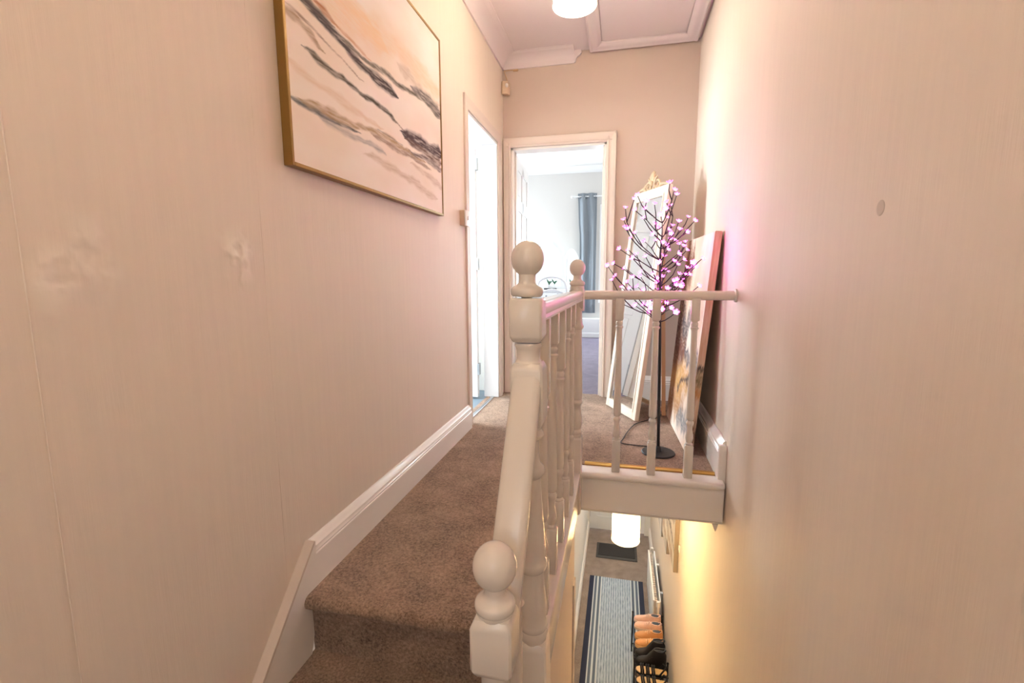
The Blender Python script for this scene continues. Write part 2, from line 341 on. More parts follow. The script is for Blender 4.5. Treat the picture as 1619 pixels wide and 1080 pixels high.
# skirting boards
def skirt(h, t): return [(0, 0), (t, 0), (t, h*.70), (t*.88, h*.72), (t*.95, h*.76), (t*.8, h*.80), (t*.82, h*.85), (t*.5, h*.90), (t*.42, h*.96), (t*.2, h), (0, h)]
b = new(); sweep(b, skirt(.15, .026), (XL, 1.199, FZ), (XL, 2.80, FZ), (1, 0, 0), (0, 0, 1)); struct('baseboard_left', b, 'trim', 'white moulded skirting along the left wall of the landing', True)
b = new(); sweep(b, skirt(.185, .036), (XR, YA+.055, FZ), (XR, YF, FZ), (-1, 0, 0), (0, 0, 1)); box(b, XR-.036, XR, YA+.03, YA+.06, FZ-.02, FZ+.17, .006, 2)
struct('baseboard_right', b, 'trim', 'white moulded skirting at the foot of the right wall', True)
b = new(); sweep(b, skirt(.185, .036), (-.05, YF, FZ), (XR-.03, YF, FZ), (0, -1, 0), (0, 0, 1)); struct('baseboard_far', b, 'trim', 'white skirting on the far wall behind the mirror', True)
b = new(); sweep(b, skirt(.14, .022), (XH, 2.10, GZ), (XH, YD, GZ), (1, 0, 0), (0, 0, 1)); struct('baseboard_hall_left', b, 'trim', 'white skirting on the left of the hall', True)
b = new(); sweep(b, skirt(.14, .022), (XR, 2.6, GZ), (XR, YD, GZ), (-1, 0, 0), (0, 0, 1)); struct('baseboard_hall_right', b, 'trim', 'white skirting on the right of the hall', True)
b = new(); box(b, -2.8, 1.4, 7.52, 7.66, FZ, FZ+.30, .008, 2); box(b, -2.8, 1.4, 7.50, 7.53, FZ, FZ+.07, .004); struct('baseboard_bedroom', b, 'white', 'deep white skirting box below the bedroom window', True)

# door casings
def casing(name, label, ax, c, u0, u1, top, face, depth, w=.072, left=None):
    """ax 'y': opening in a wall of constant y=c, between x=u0 and u1; face = direction the mouldings stand out"""
    t = thing(name, label, None, ((u0+u1)/2, c, FZ) if ax == 'y' else (c, (u0+u1)/2, FZ), kind='structure')
    pr = [(0, 0), (0, .016), (.012, .021), (.022, .016), (.040, .020), (.056, .024), (w-.004, .024), (w, .018), (w, 0)]
    if ax == 'x': pr = [(s_, q*.6) for s_, q in pr]
    def sw(q0, q1, sd):
        b = new()
        f = (0, face, 0) if ax == 'y' else (face, 0, 0)
        sweep(b, pr, q0, q1, sd, f); part('architrave', b, 'trim_dull', t)
    wl_ = left if left is not None else w
    e = .012
    if ax == 'y':
        pl = [(s*wl_/w, q) for s, q in pr]
        b = new(); sweep(b, pl, (u0-e+.012, c, FZ), (u0-e+.012, c, top+w), (-1, 0, 0), (0, face, 0)); part('architrave', b, 'trim_dull', t)
        sw((u1+e-.012, c, FZ), (u1+e-.012, c, top+w), (1, 0, 0)); sw((u0-wl_, c-.001*0, top), (u1+w, c, top), (0, 0, 1))
        for q in ((u0, u0+.018, c, c+depth, FZ, top), (u1-.018, u1, c, c+depth, FZ, top), (u0, u1, c, c+depth, top-.018, top), (u0+.018, u0+.03, c+.055, c+.08, FZ, top-.018), (u1-.03, u1-.018, c+.03, c+.06, FZ, top-.018)):
            b = new(); box(b, *q, .002); part('lining', b, 'trim', t)
    else:
        sw((c, u0, FZ), (c, u0, top+w), (0, -1, 0)); sw((c, u1, FZ), (c, u1, top+w), (0, 1, 0)); sw((c, u0-w, top), (c, u1+w, top), (0, 0, 1))
        for q in ((c-depth, c, u0, u0+.018, FZ, top), (c-depth, c, u1-.018, u1, FZ, top), (c-depth, c, u0, u1, top-.018, top)):
            b = new(); box(b, *q, .002); part('lining', b, 'white', t)
    return t
casing('trim_5', 'white moulded casing of the bedroom doorway', 'y', YF, BX0, BX1, BT, -1, .12, left=.06)
casing('trim_6', 'white moulded casing of the side room doorway', 'x', XL, DY0, DY1, DT, 1, .12, w=.072)

# panelled door leaves
def leaf(name, label, width, height, th, hinge, rz, panels=6, m='white', knob=True):
    """local: hinge edge at x=0, leaf along +x, thickness along y 0..th"""
    t = thing(name, label, None, hinge, rz, kind='structure')
    b = new(); box(b, 0, width, .008, th-.008, 0, height, .001); part('door_leaf', b, m, t, True)
    st = .10; ms = .09; cols = [(st, width/2-ms/2), (width/2+ms/2, width-st)]
    rows = [(.20, .72), (.86, 1.50), (1.60, height-.11)] if panels == 6 else [(.22, .80), (.98, height-.12)]
    b = new()
    for s, e in ((0, .010), (th-.010, th)):
        box(b, 0, st, s, e, 0, height, .002); box(b, width-st, width, s, e, 0, height, .002); box(b, width/2-ms/2, width/2+ms/2, s, e, .1, height-.05, .002)
        zs = [0]+[z for rr in rows for z in rr]+[height]
        for z0, z1 in zip(zs[0::2], zs[1::2]): box(b, st-.001, width-st+.001, s, e, z0, z1, .002)
    part('rails_and_stiles', b, m, t, True)
    for x0, x1 in cols:
        for z0, z1 in rows:
            b = new(); box(b, x0+.03, x1-.03, .004, th-.004, z0+.03, z1-.03, .006, 1); part('door_panel', b, m, t, True)
    for z in (.18, 1.0, height-.2):
        b = new(); tube(b, [(-.006, th/2-.01, z), (-.006, th/2-.01, z+.09)], .007, 8); box(b, -.014, .004, 0, th, z, z+.09); part('hinge', b, 'steel', t, True)
    if knob:
        for s, e in ((-1, 0), (1, th)):
            b = new(); tube(b, [(width-.06, e, 1.0), (width-.06, e+s*.045, 1.0)], .01, 8); tube(b, [(width-.06, e+s*.045, 1.0), (width-.17, e+s*.045, 1.0)], .009, 8); box(b, width-.08, width-.04, min(e, e+s*.006), max(e, e+s*.006), .9, 1.08, .002); part('door_handle', b, 'steel', t, True)
    return t
leaf('door_1', 'white panelled bedroom door standing open against the bedroom wall', .735, 1.94, .04, (BX0+.012, YF+.135, FZ+.012), math.radians(93))
leaf('door_2', 'white door standing open into the side room', .70, 1.94, .04, (XL-.150, DY1-.055, FZ+.012), math.radians(180))
d3 = leaf('door_3', 'white panelled front door at the end of the downstairs hall', .77, 2.10, .045, (-.343, YD+.02, GZ+.02), 0)
# threshold bar of the side room
b = new(); box(b, XL-.06, XL-.035, DY0+.02, DY1-.02, FZ-.001, FZ+.006, .002); struct('trim_7', b, 'steel', 'pale metal threshold bar at the side room door')

# ------------------------------------------------------------------ stairs
st = thing('staircase', 'carpeted stairs up to the landing and down to the hall', None, (XL+.3, .8, HZ), kind='structure')
xs0, xs1 = XL+.027, XS-.05
def step(y, z0, z1, depth, x0, x1, sgn=1, m='carpet'):
    """nosing towards -y (sgn 1) or +y (sgn -1)"""
    rr = .022; pts = [(y+sgn*.018, z0), (y+sgn*.014, z1-.05)]
    for i in range(9):
        t = -math.pi*.62+math.pi*1.12*i/8
        pts.append((y-sgn*.004+sgn*rr*(1-1)+sgn*(-rr*math.cos(t-math.pi*.0)+rr*.2), z1-rr+rr*math.sin(t)))
    pts += [(y+sgn*depth, z1), (y+sgn*depth, z0)]
    b = new(); prism(b, pts if sgn > 0 else pts[::-1], 'x', x0, x1); return b
part('carpeted_step', step(1.15, FZ-.2, FZ, .06, xs0-.005, xs1), 'carpet', st)
part('carpeted_step', step(.98, FZ-.4, FZ-.2, .19, xs0-.005, xs1), 'carpet', st)
part('carpeted_step', step(.81, FZ-.6, FZ-.4, .19, xs0-.005, xs1), 'carpet', st)
N = 11; rise = (HZ-GZ)/N; go = .205
for i in range(1, N):
    y = .45+go*i; z = HZ-rise*i
    b = new(); box(b, XS+.002, XR-.002, y-go-.01, y+.015, z-.17, z, .012, 2); part('carpeted_step', b, 'carpet', st)
# wall string beside the upper steps
b = new(); prism(b, [(1.199, FZ-.05), (1.199, FZ+.150), (1.185, FZ+.148), (.52, HZ+.03), (.45, HZ+.02), (.45, HZ-.05), (1.0, HZ-.05)], 'x', XL, XL+.026); part('wall_string', b, 'trim', st, smooth=False)
b = new(); prism(b, [(1.19, FZ+.150), (1.185, FZ+.156), (.515, HZ+.036), (.52, HZ+.022)], 'x', XL, XL+.032); part('string_bead', b, 'trim_dull', st, smooth=False)
# string on the well side of the landing, and the stair part below it
b = new(); box(b, XS-.035, XS, 1.06, YA+.0, -1.158, FZ+.002, .004, 2); box(b, XS-.05, XS+.012, 1.06, YA+.02, FZ-.012, FZ+.012, .008, 2)
struct('trim_8', b, 'gloss', 'white painted string board along the landing edge', True)
b = new(); prism(b, [(1.08, FZ-.02), (1.08, -1.30), (.70, -1.75), (.60, -1.75), (.60, -1.45)], 'x', XS-.032, XS+.002); struct('trim_9', b, 'gloss', 'white painted string below the stair handrail')
# apron over the hall
ap = thing('trim_10', 'white painted apron board across the stairwell under the balusters', None, (.17, YA, -1.16), kind='structure')
b = new(); box(b, XS-.02, XR-.008, YA, YA+.03, -1.158, FZ-.02, .003); part('apron_board', b, 'trim', ap)
b = new(); box(b, XS-.02, XR-.008, YA-.022, YA+.085, FZ-.032, FZ+.002, .014, 3); part('nosing', b, 'trim', ap)
b = new(); box(b, XS-.05, XR-.008, YA-.002, YA+.05, -1.166, -1.156, .003); part('bottom_bead', b, 'gloss', ap)
b = new(); prism(b, [(.455, -1.168), (.482, -1.168), (.474, -1.20), (.470, -1.205)], 'y', YA, YA+.02); part('splinter', b, 'gloss', ap)
b = new(); tube(b, [(XS+.02, YA+.098, FZ+.004), (XR-.038, YA+.098, FZ+.004)], .009, 8); box(b, XS+.02, XR-.038, YA+.085, YA+.125, FZ-.002, FZ+.004); struct('trim_11', b, 'brass', 'brass carpet bar along the landing edge', True)

# ------------------------------------------------------------------ balustrades
def sq(bm, x, y, z0, z1, w, ch=.012, lean=0, ct=None, kt=.80):
    """square block with chamfered corners on top and bottom ends"""
    v0 = len(bm.verts); h = w/2
    ct = ct or ch; rows = [(h*.80, z0), (h*.92, z0+ch*.5), (h, z0+ch), (h, z1-ct), (h*(1+kt)/2, z1-ct*.4), (h*kt, z1)]; rings = []
    c = h*.12
    for k_, z in rows:
        s = k_/h
        pts = [(-h+c, -h), (h-c, -h), (h, -h+c), (h, h-c), (h-c, h), (-h+c, h), (-h, h-c), (-h, -h+c)]
        rings.append([bm.verts.new((x+lean*z+px*s, y+py*s, z)) for px, py in pts])
    for A, B in zip(rings, rings[1:]):
        for i in range(8): bm.faces.new((A[i], A[(i+1) % 8], B[(i+1) % 8], B[i]))
    bm.faces.new(rings[0][::-1]); bm.faces.new(rings[-1])
def ballprof(R, zc, neck, zneck):
    pr = []
    for i in range(13):
        t = math.pi/2-math.pi*.80*i/12; pr.append((max(.001, R*math.cos(t)), zc+R*1.08*math.sin(t)))
    return pr+[(neck*1.02, zneck+.008), (neck, zneck)]
def finial(parent, x, y, dz, tilt=0, R=.0365):
    b = new(); pr = ballprof(R, .041, .0185, -.001)
    pr += [(.0185, -.006), (.0195, -.012), (.023, -.016), (.028, -.019), (.0335, -.022), (.0358, -.026), (.0362, -.032), (.0345, -.038), (.031, -.0415), (.012, -.0425), (.010, -.056)]
    lathe(b, [(rr, z) for rr, z in pr], 32, (0, 0, 0))
    M = Matrix.Translation((x, y, dz)) @ Matrix.Rotation(tilt, 4, 'Y')
    bmesh.ops.transform(b, matrix=M, verts=b.verts)
    return part('finial', b, 'gloss', parent)
# landing balustrade
lb = thing('landing_balustrade', 'white painted balustrade around the stairwell with two ball topped newels', 'balustrade', (-.19, 1.9, FZ))
NX, NY, NL = -.2005, 1.03, -.018
b = new()
sq(b, NX, NY, -.143, -.0465, .072, .014, NL, .006, .9)
lathe(b, [(.030, -.146), (.031, -.152), (.028, -.158), (.0265, -.163), (.0265, -.184), (.029, -.187), (.031, -.191), (.029, -.194)], 28, (NX, NY, 0), (NL, 0))
sq(b, NX, NY, -.335, -.190, .073, .016, NL)
lathe(b, [(.030, -.33), (.026, -.345), (.031, -.352), (.033, -.358), (.030, -.365), (.021, -.372), (.020, -.40), (.023, -.425), (.031, -.434), (.034, -.444), (.031, -.454), (.024, -.462), (.026, -.52), (.031, -.60), (.034, -.645), (.031, -.662), (.035, -.670), (.0365, -.678), (.034, -.688), (.028, -.695), (.0285, -.73), (.034, -.775), (.0345, -.80), (.030, -.822), (.034, -.830), (.035, -.838), (.031, -.846), (.035, -.856), (.032, -.866), (.030, -.88)], 28, (NX, NY, 0), (NL, 0))
sq(b, NX, NY, -1.60, -.872, .072, .016, NL)
npost = part('newel_post', b, 'gloss', lb)
finial(npost, NX, NY, -.0022, math.radians(1.2))
FX, FY = -.197, YA-.02
b = new()
lathe(b, [(.036, -.16), (.036, -.070), (.034, -.056), (.033, -.046), (.029, -.043)], 24, (FX, FY, 0))
sq(b, FX, FY, -.15, -.055, .066, .01)
lathe(b, [(.028, -.148), (.025, -.155), (.026, -.20), (.028, -.222), (.033, -.230), (.034, -.236), (.031, -.243), (.025, -.250), (.026, -.30), (.030, -.45), (.0335, -.575), (.030, -.588), (.034, -.596), (.035, -.604), (.031, -.612), (.027, -.62), (.030, -.65), (.034, -.69), (.033, -.715), (.028, -.735), (.033, -.745), (.034, -.752), (.030, -.76), (.032, -.768), (.029, -.776)], 28, (FX, FY, 0))
sq(b, FX, FY, -1.17, -.772, .07, .014)
fpost = part('newel_post', b, 'gloss', lb)
finial(fpost, FX, FY, -.002, R=.0375)
RP = [(-.027, -.042), (.027, -.042), (.029, -.036), (.026, -.028), (.031, -.020), (.0315, -.010), (.029, -.003), (.024, .0015), (.016, .003), (-.016, .003), (-.024, .0015), (-.029, -.003), (-.0315, -.010), (-.031, -.020), (-.026, -.028), (-.029, -.036)]
b = new(); sweep(b, RP, (NX+.004, NY+.03, -.060), (FX, FY-.02, -.070), (1, 0, 0), (0, 0, 1)); part('handrail', b, 'gloss', lb, angle=32)
RP2 = [(.021*math.cos(2*math.pi*i/16), -.02+.0215*math.sin(2*math.pi*i/16)) for i in range(16)]
b = new(); sweep(b, RP2, (FX+.02, YA+.03, -.068), (XR-.006, YA+.03, -.068), (0, 1, 0), (0, 0, 1)); part('handrail', b, 'gloss', lb, angle=32)
b = new(); lathe(b, [(.030, 0), (.030, .006), (.022, .010)], 20, (0, 0, 0)); bmesh.ops.transform(b, matrix=Matrix.Translation((XR-.002, YA+.03, -.088)) @ Matrix.Rotation(-math.pi/2, 4, 'Y'), verts=b.verts); part('wall_rosette', b, 'gloss', lb)
def baluster_mesh(top, low=0.0, s=1.0):
    """local: rail underside at z=0 is -.108; foot at FZ"""
    b = new(); sq(b, 0, 0, top, -.100, .038*s, .006)
    d = top+.205
    lathe(b, [(r_*s, z) for r_, z in [(.016, top+.002), (.0125, top-.006), (.0165, top-.012), (.0155, top-.022), (.0135, top-.026), (.0185, top-.031), (.0185, top-.036), (.014, top-.042), (.0138, top-.06), (.0158, -.50), (.0185, -.655), (.0175, -.668), (.012, -.676), (.0175, -.683), (.0185, -.690), (.016, -.698), (.0122, -.705), (.013, -.722), (.0175, -.75), (.0178, -.762), (.0145, -.778), (.013, -.784), (.0175, -.789), (.018, -.794), (.015, -.799)]], 16)
    sq(b, 0, 0, FZ+low, -.795, .039*s, .006); return b
base = wpos(lb)
bA = part('baluster', baluster_mesh(-.205), 'gloss', lb, True); bB = part('baluster', baluster_mesh(-.318), 'gloss', lb, True)
firstA = firstB = True
def place(proto, x, y):
    loc = (x-base.x, y-base.y, -base.z)
    if not proto.get('used'): proto['used'] = 1; proto.location = loc
    else: inst(proto, lb, loc)
for i, y in enumerate((1.225, 1.41, 1.598, 1.786, 1.972)): place(bB if i in (0, 2) else bA, -.196, y)
for x in (.001, .168, .338): place(bA, x, YA+.03)
for o in (bA, bB): del o['used']
for o in lb.children:
    if 'used' in o: del o['used']
# stair balustrade
sb = thing('stair_balustrade', 'short sloping stair handrail with a ball topped newel at its lower end', 'balustrade', (-.2, .74, HZ))
SX, SY, DZ = -.2005, .735, -.535
b = new()
sq(b, SX, SY, DZ-.158, DZ-.050, .074, .014, 0, .016, .8)
lathe(b, [(.030, -.03), (.0325, -.040), (.034, -.046), (.031, -.054), (.028, -.068)], 28, (SX, SY, DZ))
lathe(b, [(.030, -.156), (.026, -.17), (.026, -.20), (.031, -.21), (.028, -.22), (.022, -.24), (.026, -.40), (.033, -.52), (.028, -.54), (.034, -.55), (.028, -.56), (.034, -.62), (.03, -.65)], 28, (SX, SY, DZ))
sq(b, SX, SY, HZ, DZ-.645, .074, .014)
spost = part('newel_post', b, 'gloss', sb)
finial(spost, SX, SY, DZ-.005, R=.039)
p0 = Vector((SX, SY+.02, -.665)); p1 = Vector((NX+.004, NY-.035, -.245)); d = (p1-p0).normalized(); n_ = Vector((1, 0, 0)).cross(d)
if n_.z < 0: n_ = -n_
b = new(); sweep(b, [(s*1.06, t+.012) for s, t in RP], p0, p1+d*.03, (1, 0, 0), n_); part('handrail', b, 'gloss', sb, angle=32)
b = new(); bz = -.55
lathe(b, [(.0165, .32), (.0165, .20), (.014, .14), (.0185, .13), (.014, .12), (.014, .05), (.0155, -.10), (.0185, -.19), (.013, -.20), (.0185, -.21), (.013, -.22), (.0175, -.26), (.013, -.29), (.018, -.295), (.015, -.30)], 16, (SX+.006, .875, -.80)); sq(b, SX+.006, .875, -1.36, -1.09, .038, .006)
part('baluster', b, 'gloss', sb)

# ------------------------------------------------------------------ painted surfaces: vertex paint grids
def paint_grid(name, parent, nu, nv, P00, PU, PV, colf, m='painted_canvas'):
    P00, PU, PV = Vector(P00), Vector(PU), Vector(PV); base = wpos(parent)
    verts = [tuple(P00+PU*(i/nu)+PV*(j/nv)-base) for j in range(nv+1) for i in range(nu+1)]
    faces = [(j*(nu+1)+i, j*(nu+1)+i+1, (j+1)*(nu+1)+i+1, (j+1)*(nu+1)+i) for j in range(nv) for i in range(nu)]
    me = bpy.data.meshes.new(name); me.from_pydata(verts, [], faces); me.materials.append(MATS[m])
    ca = me.color_attributes.new('paint', 'FLOAT_COLOR', 'POINT'); data = []
    for j in range(nv+1):
        for i in range(nu+1): data.extend(colf(i/nu, j/nv))
    ca.data.foreach_set('color', data)
    o = bpy.data.objects.new(name, me); C.objects.link(o); o.parent = parent; return o
def mixc(a_, b_, t): t = max(0, min(1, t)); return tuple(a_[k]+(b_[k]-a_[k])*t for k in range(3))+(1,)
def fb(u, v, s=1, o=4):
    return noise.fractal(Vector((u*s, v*s, 3.1)), 1.0, 2.0, o)
def strokes(defs, asp):
    def f(u, v, col):
        for pts, wd, c, op, rag in defs:
            if u < pts[0][0]-.03 or u > pts[-1][0]+.03: continue
            for (u0, v0), (u1, v1) in zip(pts, pts[1:]):
                if u0-1e-6 <= u <= u1+1e-6 or (u < pts[0][0] and (u0, v0) == pts[0]) or (u > pts[-1][0] and (u1, v1) == pts[-1]):
                    t = (u-u0)/max(1e-6, u1-u0); vc = v0+(v1-v0)*max(0, min(1, t)); break
            else: continue
            endf = min(1, (u-pts[0][0]+.03)/.06, (pts[-1][0]+.03-u)/.06)
            dv = v-vc+rag*.010*fb(u*9, v*7, 1); wloc = wd*(1+.60*fb(u*6, 1.3+wd*90, 1))*max(.05, endf)
            x = abs(dv)/max(1e-4, wloc)
            if x < 1.6:
                k_ = op*max(0, min(1, (1.3-x)/.75))*(.85+.5*fb((u+v*.3)*16, v*120+5, 1))
                col = mixc(col, c, k_)
        return col
    return f
# ---- the large picture on the left wall
PX, py0, py1, pz0, pz1 = XL+.031, 1.200, 2.367, .312, 1.158
pic = thing('framed_picture', 'large abstract landscape print in a thin gold frame on the left wall', 'picture', (XL+.001, (py0+py1)/2, pz0))
ft = .011
for q in ((py0, py0+ft, pz0, pz1), (py1-ft, py1, pz0, pz1), (py0+ft, py1-ft, pz0, pz0+ft), (py0+ft, py1-ft, pz1-ft, pz1)):
    b = new(); box(b, XL+.002, PX, *q, .0015); part('frame_side', b, 'gold', pic)
cream = lin(246, 238, 228)[:3]
dark = lin(58, 44, 40)[:3]; olive = lin(104, 88, 58)[:3]; umber = lin(128, 96, 62)[:3]; grey = lin(110, 112, 112)[:3]; plum = lin(66, 42, 44)[:3]; orange = lin(214, 160, 104)[:3]; taupe = lin(190, 168, 142)[:3]
DEF = [
 ([(0, .60), (.3, .64), (.6, .72), (1, .70)], .06, lin(236, 208, 176)[:3], .7, 3), ([(.12, .72), (.3, .70), (.5, .66)], .05, lin(238, 204, 160)[:3], .7, 3),
 ([(.62, .64), (.8, .63), (.97, .62)], .035, taupe, .5, 3),
 ([(0, .55), (.078, .556), (.153, .545), (.25, .525), (.34, .50), (.43, .498), (.57, .492)], .025, dark, 1.1, 1.2),
 ([(.0, .575), (.10, .57), (.18, .556)], .016, dark, .9, 1),
 ([(.13, .595), (.17, .585), (.205, .572)], .012, lin(176, 112, 64)[:3], .9, 1.2), ([(.22, .57), (.30, .565), (.38, .555)], .010, lin(196, 140, 86)[:3], .7, 1.4),
 ([(.256, .545), (.327, .533), (.474, .547), (.638, .560), (.747, .570), (.852, .583), (1.0, .566)], .011, lin(92, 84, 66)[:3], .95, 1.4),
 ([(.72, .592), (.80, .605), (.90, .610), (1.0, .585)], .024, lin(92, 84, 82)[:3], .9, 1.6),
 ([(0, .475), (.049, .462), (.097, .457), (.13, .452)], .020, lin(152, 122, 80)[:3], .85, 2), ([(.02, .50), (.10, .49), (.2, .47), (.33, .44)], .005, umber, .7, .6),
 ([(.085, .403), (.144, .40), (.209, .391), (.294, .388), (.365, .385), (.443, .383), (.517, .377), (.567, .368)], .011, lin(70, 60, 34)[:3], 1, 1.6),
 ([(.567, .368), (.62, .352), (.66, .345)], .006, umber, .8, .8),
 ([(.625, .340), (.688, .334), (.763, .345), (.859, .352), (1.0, .350)], .037, plum, 1.1, 1.8), ([(.66, .315), (.8, .308), (1.0, .300)], .018, lin(104, 74, 60)[:3], .9, 1.2),
 ([(0, .212), (.055, .209), (.15, .202), (.219, .210), (.30, .214)], .009, lin(84, 86, 84)[:3], 1, .7), ([(.05, .222), (.16, .222), (.308, .238), (.435, .256), (.509, .262), (.62, .257), (.69, .252), (.80, .25)], .014, lin(168, 138, 92)[:3], .85, 1.6),
 ([(.12, .192), (.22, .185), (.35, .188), (.46, .19)], .012, grey, .5, 1.6), ([(.40, .236), (.55, .232), (.70, .238), (.86, .226)], .010, lin(140, 110, 84)[:3], .8, 1.2),
 ([(.69, .262), (.82, .275), (1.0, .262)], .016, lin(84, 62, 60)[:3], .8, 1.6), ([(.45, .275), (.6, .272)], .004, grey, .6, .5),
 ([(.36, .135), (.50, .14), (.66, .12), (.92, .08)], .020, lin(206, 184, 158)[:3], .7, 2), ([(.7, .2), (.85, .18), (1.0, .15)], .016, lin(198, 174, 150)[:3], .6, 2),
 ([(.0, .33), (.2, .30), (.45, .29)], .014, lin(226, 204, 180)[:3], .8, 2)]
st_ = strokes(DEF, 1.38)
def picol(u, v):
    c = mixc(cream, lin(240, 224, 206)[:3], .5+.8*fb(u*2.5, v*4, 1)); return st_(u, v, c)
paint_grid('canvas', pic, 230, 250, (PX-.004, py0+ft, pz0+ft), (0, py1-py0-2*ft, 0), (0, 0, pz1-pz0-2*ft), picol)
b = new(); box(b, XL+.004, PX-.006, py0+ft*.9, py1-ft*.9, pz0+ft*.9, pz1-ft*.9); part('backing', b, 'cream_wood', pic)

# ------------------------------------------------------------------ small fixtures on the landing
sw = thing('light_switch', 'white light switch on the left wall beside the side room door', 'light switch', (XL, 2.735, .295))
b = new(); box(b, XL, XL+.030, 2.700, 2.788, .300, .388, .003, 2); part('back_box', b, 'plastic_cream', sw)
b = new(); box(b, XL+.030, XL+.038, 2.699, 2.789, .299, .389, .003, 2); part('face_plate', b, 'plastic_white', sw)
b = new(); box(b, XL+.038, XL+.044, 2.737, 2.751, .333, .357, .002); part('rocker', b, 'plastic_white', sw)
se = thing('motion_sensor', 'cream motion sensor in the wall corner above the bedroom door', 'sensor', (XL+.03, YF-.02, 1.385))
b = new(); prism(b, [(XL+.004, YF-.055), (XL+.05, YF-.005), (XL+.062, YF-.014), (XL+.052, YF-.058), (XL+.018, YF-.072)], 'z', 1.385, 1.475); part('sensor_body', b, 'plastic_cream', se)
b = new(); ball(b, (XL+.046, YF-.058, 1.445), .013, 1, 1, 1.3); part('sensor_lens', b, 'plastic_white', se)
b = new(); tube(b, [(XL+.045, YF-.02, 1.47), (XL+.035, YF-.01, 1.51), (XL+.018, YF-.006, 1.56), (XL+.012, YF-.006, 1.570), (XL+.05, YF-.005, 1.572), (XL+.095, YF-.005, 1.572)], .0035, 6); part('sensor_cable', b, 'tan_wood', se)
b = new(); box(b, XL+.085, XL+.125, YF-.014, YF, 1.560, 1.574, .003); part('cable_box', b, 'tan_wood', se)
b = new(); lathe(b, [(.016, 0), (.0155, .0004), (.012, .0006)], 20); bmesh.ops.transform(b, matrix=Matrix.Translation((XR-.0012, 1.122, .135)) @ Matrix.Rotation(-math.pi/2, 4, 'Y'), verts=b.verts)
solo('wall_patch', b, 'spot', 'small round filler patch on the bare right wall', 'wall patch')

# ------------------------------------------------------------------ pendant lamps
def pendant(label, x, y, zb, R, h, ztop, power, col, shade, group):
    t = thing('pendant_lamp', label, 'lamp', (x, y, zb), 0, group)
    b = new(); n = 40
    for i in range(n):
        t0 = 2*math.pi*i/n; t1 = 2*math.pi*(i+1)/n
        b_ = [(R, 0), (R, h)]
        vv = [b.verts.new((x+rr*math.cos(t_), y+rr*math.sin(t_), z)) for (rr, z, t_) in ((R, zb, t0), (R, zb, t1), (R, zb+h, t1), (R, zb+h, t0))]; b.faces.new(vv)
    bmesh.ops.remove_doubles(b, verts=b.verts, dist=1e-5)
    sh = part('lamp_shade', b, shade, t)
    m_ = sh.modifiers.new('thick', 'SOLIDIFY'); m_.thickness = .003
    for i in range(14):
        t0 = 2*math.pi*i/14; b = new(); ball(b, (x+(R-.012)*math.cos(t0), y+(R-.012)*math.sin(t0), zb+.030), .0035, u=8, v=6); part('bead', b, 'brass', sh)
    for z in (zb+.001, zb+h-.001):
        b = new(); tube(b, [(x+R*math.cos(2*math.pi*i/n), y+R*math.sin(2*math.pi*i/n), z) for i in range(n+1)], .003, 6); part('shade_ring', b, shade, t)
    for k_ in range(3):
        t_ = 2*math.pi*k_/3+.4; b = new(); tube(b, [(x, y, zb+h-.03), (x+R*math.cos(t_), y+R*math.sin(t_), zb+h-.003)], .002, 6); part('shade_spoke', b, shade, t)
    b = new(); lathe(b, [(R-.003, 0), (R-.003, .0025)], 40, (x, y, zb+.012)); part('diffuser', b, shade, t)
    b = new(); lathe(b, [(.002, 0), (.02, .008), (.029, .028), (.027, .045), (.014, .07), (.013, .09)], 20, (x, y, zb+h*.5-.04)); part('bulb', b, 'glass_bulb', t)
    b = new(); lathe(b, [(.018, 0), (.018, .05), (.008, .06), (.004, .062), (.004, ztop-(zb+h*.5+.05))], 16, (x, y, zb+h*.5+.05)); part('flex', b, 'plastic_white', t)
    b = new(); lathe(b, [(.012, 0), (.04, .012), (.045, .022), (.045, .025)], 24, (x, y, ztop-.025)); part('ceiling_rose', b, 'plastic_white', t)
    point('pendant_light', (x, y, zb+h*.5-.075), power, col, .03); return t
pendant('glowing drum pendant lamp on the landing ceiling', -.262, 2.60, 1.355, .108, .22, CZ, 6.0, (1, .96, .90), 'shade_landing', None)
pendant('glowing drum pendant lamp hanging in the downstairs hall below the apron', .083, 3.20, -1.838, .0945, .24, -1.164, 330, (1, .74, .40), 'shade', None)
pendant('drum pendant lamp over the half landing behind the photographer', -.20, -.10, 1.25, .11, .22, CZ, 2.0, (1, .58, .28), 'shade_landing', None)

fl = thing('fill_ceiling_lamp', 'added round flush lamp on the hall ceiling near the front door', 'lamp', (.07, 5.3, -1.26))  # hidden lamp, added to brighten the front door and end walls
b = new(); lathe(b, [(.09, 0), (.09, .02), (.07, .024)], 28, (.07, 5.3, -1.188)); part('lamp_base', b, 'plastic_white', fl)
b = new(); lathe(b, [(.002, 0), (.05, .008), (.085, .035), (.09, .07)], 28, (.07, 5.3, -1.26)); part('glass_bowl', b, 'shade_landing', fl)
point('front_door_fill', (.07, 5.3, -1.30), 6.5, (1, .93, .82), .05)
